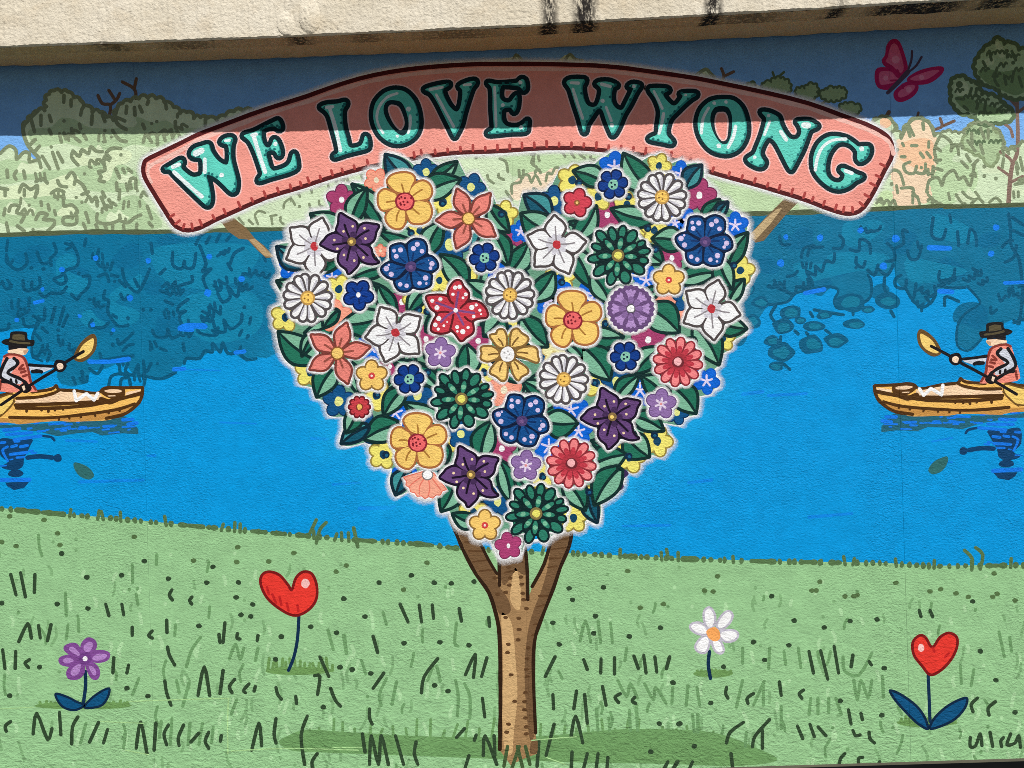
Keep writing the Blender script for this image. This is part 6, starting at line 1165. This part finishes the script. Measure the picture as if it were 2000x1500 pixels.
# flowers in front
FL = (('gold', 791, 393, 0, 'golden five petal flower with pink centre, at the upper left of the heart'), ('gold', 1119, 625, 8, 'golden five petal flower with pink centre, in the middle right of the heart'), ('gold', 816, 864, 10, 'golden five petal flower with pink centre, at the lower left of the heart'),
      ('purple', 687, 472, 0, 'dark purple star flower with peach dots, at the upper left of the heart'), ('purple', 920, 927, 0, 'dark purple star flower with peach dots, near the foot of the heart'), ('purple', 1196, 814, 2, 'dark purple star flower with peach dots, at the lower right of the heart'),
      ('salmon', 915, 427, 0, 'salmon star flower with yellow centre, at the top of the heart left of the notch'), ('salmon', 659, 690, 38, 'salmon star flower with yellow centre, at the left edge of the heart'),
      ('blue', 802, 521, 0, 'dark blue flower with lilac dots, upper left of the heart'), ('blue', 1377, 472, 12, 'dark blue flower with lilac dots, upper right edge of the heart'), ('blue', 1019, 822, 20, 'dark blue flower with lilac dots, lower middle of the heart'),
      ('daisy', 601, 582, 0, 'white daisy at the left edge of the heart'), ('daisy', 996, 576, 3, 'white daisy in the middle of the heart'), ('daisy', 1293, 385, 0, 'white daisy at the upper right of the heart under the sign'), ('daisy', 1101, 741, 5, 'white daisy below the golden flower right of the middle'),
      ('white', 614, 481, 20, 'white star flower half hidden behind the purple star'), ('white', 772, 650, -26, 'white star flower with red centre left of the red dotted flower'), ('white', 1087, 478, 0, 'white star flower with red centre right of the notch'), ('white', 1389, 603, 18, 'white star flower with red centre at the right edge of the heart'),
      ('reddot', 890, 606, 0, 'red flower with white dots in the middle of the heart'), ('notch', 991, 692, 0, 'golden flower with notched petals and white centre'),
      ('dahlia', 901, 779, 0, 'dark green dahlia in the lower left of the heart'), ('dahlia', 1207, 499, 0, 'dark green dahlia in the upper right of the heart'), ('dahlia', 1047, 1003, 0, 'dark green dahlia at the foot of the heart'),
      ('ruffle', 1232, 603, 0, 'lilac flower with ruffled petals'), ('aster', 1324, 707, 0, 'red aster at the right edge of the heart'), ('aster', 1116, 905, 0, 'red aster at the lower right of the heart'),
      ('tinyblue', 946, 503, 0, 'small blue flower left of the notch'), ('tinyblue', 799, 740, 5, 'small blue flower above the golden flower at lower left'), ('tinyblue', 1197, 360, 0, 'small blue flower at the top right of the heart'), ('tinyblue', 1221, 696, 5, 'small blue flower left of the right red aster'),
      ('blue5', 700, 576, 0, 'small blue flower with white centre beside the left daisy'), ('smallgold', 726, 734, 0, 'small golden flower with red centre at the left'), ('smallgold', 1306, 547, 0, 'small golden flower with red centre at the right'), ('smallgold', 947, 1026, 0, 'small golden flower with red centre at the foot of the heart'),
      ('lilac', 860, 689, 0, 'small lilac flower with pale star above the green dahlia'), ('lilac', 1291, 789, 0, 'small lilac flower with pale star at the lower right edge'), ('lilac', 1027, 909, 0, 'small lilac flower with pale star above the lowest dahlia'),
      ('smallred', 1127, 396, 0, 'small red flower with five petals right of the notch'), ('carnation', 702, 795, 0, 'small red frilled flower at the lower left edge'), ('coral', 835, 927, 8, 'coral frilled flower under the lower left golden flower'), ('magenta', 993, 1066, 0, 'magenta flower at the lowest tip of the heart'))
for i, (kd, x, y, r, lb) in enumerate(FL):
    low = kd in ('coral',) or (kd == 'white' and x == 614)
    KD[kd].place(x, y, r, lb, dz=-9 if low else (0.0))

# pale ground between the flowers and the sprayed white edge, both following the leaves and petals
HC = (1000, 690)
hr = radial([[(p[0]-HC[0], p[1]-HC[1]) for p in q] for q in SIL], 900)
m_ = len(hr)
hr = [max(hr[(i+k) % m_] for k in range(-2, 3)) for i in range(m_)]
hr = [sum(hr[(i+k) % m_] for k in range(-1, 2))/3 for i in range(m_)]
def hring(d): return [(HC[0]+(hr[i]+d)*math.cos(2*math.pi*i/m_), HC[1]+(hr[i]+d)*math.sin(2*math.pi*i/m_)) for i in range(m_)]
hz = paint('painted_heart_canopy', [hring(-5)], (104, 156, 128), 42, wall, 'heart shaped canopy of painted flowers and leaves, pale green between them')
soft_ring('canopy_glow', hring(-5.5), hring(12), (254, 254, 254), 41.4, hz, 1.0, 0)

# lighter blue misted onto the water round the heart
na = 220; V, A, F = [], [], []
for k in range(6):
    for i in range(na+1):
        a = math.radians(-8+196*i/na); r = hr[int(a/(2*math.pi)*m_) % m_]-8+k*17*(1+.25*math.sin(a*3))
        V.append((HC[0]+r*math.cos(a), HC[1]+r*math.sin(a)))
        e = min(1, i/26, (na-i)/26); A.append(.8*e*(1-k/5)**1.2)
for k in range(5):
    for i in range(na): F.append([k*(na+1)+i, k*(na+1)+i+1, (k+1)*(na+1)+i+1, (k+1)*(na+1)+i])
obj('water_mist', mesh_of('water_mist', V, F, 20.5, paint_mat((20, 170, 230), soft=True), False, A), river)

# ------------------------------------------------------------------ dark rail in front of the foot of the wall
rail_m = plain_mat('black_enamel', (.004, .004, .004), (.007, .007, .007), 8, .9, .15, .002); rail_m.node_tree.nodes['Principled BSDF'].inputs['Specular IOR Level'].default_value = .02
rail = bpy.data.objects.new('low_rail', None); col.objects.link(rail)
rail['label'] = 'black low metal rail at the bottom right, in front of the painted grass'; rail['category'] = 'rail'
YR = 1.3; kk = (DIST-YR)/DIST
def rail_at(px, py):
    X, Z = W((px, py)); return X*kk, ZC+(Z-ZC)*kk
xa, za = rail_at(1600, 1499.5); xb, zb = rail_at(2000, 1490)
me = bpy.data.meshes.new('rail_bar'); n = 12; V = []; F = []
x0, x1 = xa-.05, xb+2.2
z0, z1 = za-.001, zb+.002
for x, z in ((x0, z0), (x1, z0+(zb-za)/(xb-xa)*(x1-x0)*.25)):
    for i in range(n):
        a = 2*math.pi*i/n; V.append((x, -YR+.022*math.cos(a), z-.022+.022*math.sin(a)))
F = [(i, (i+1) % n, n+(i+1) % n, n+i) for i in range(n)]+[tuple(range(n))[::-1], tuple(range(n, 2*n))]
me.from_pydata(V, [], F); me.materials.append(rail_m); me.update(); obj('rail_bar', me, rail)
for x in (x0+.2, x0+1.5): obj('post', box_mesh('post', x-.018, x+.018, -YR-.018, -YR+.018, 0, z0-.03, rail_m), rail)
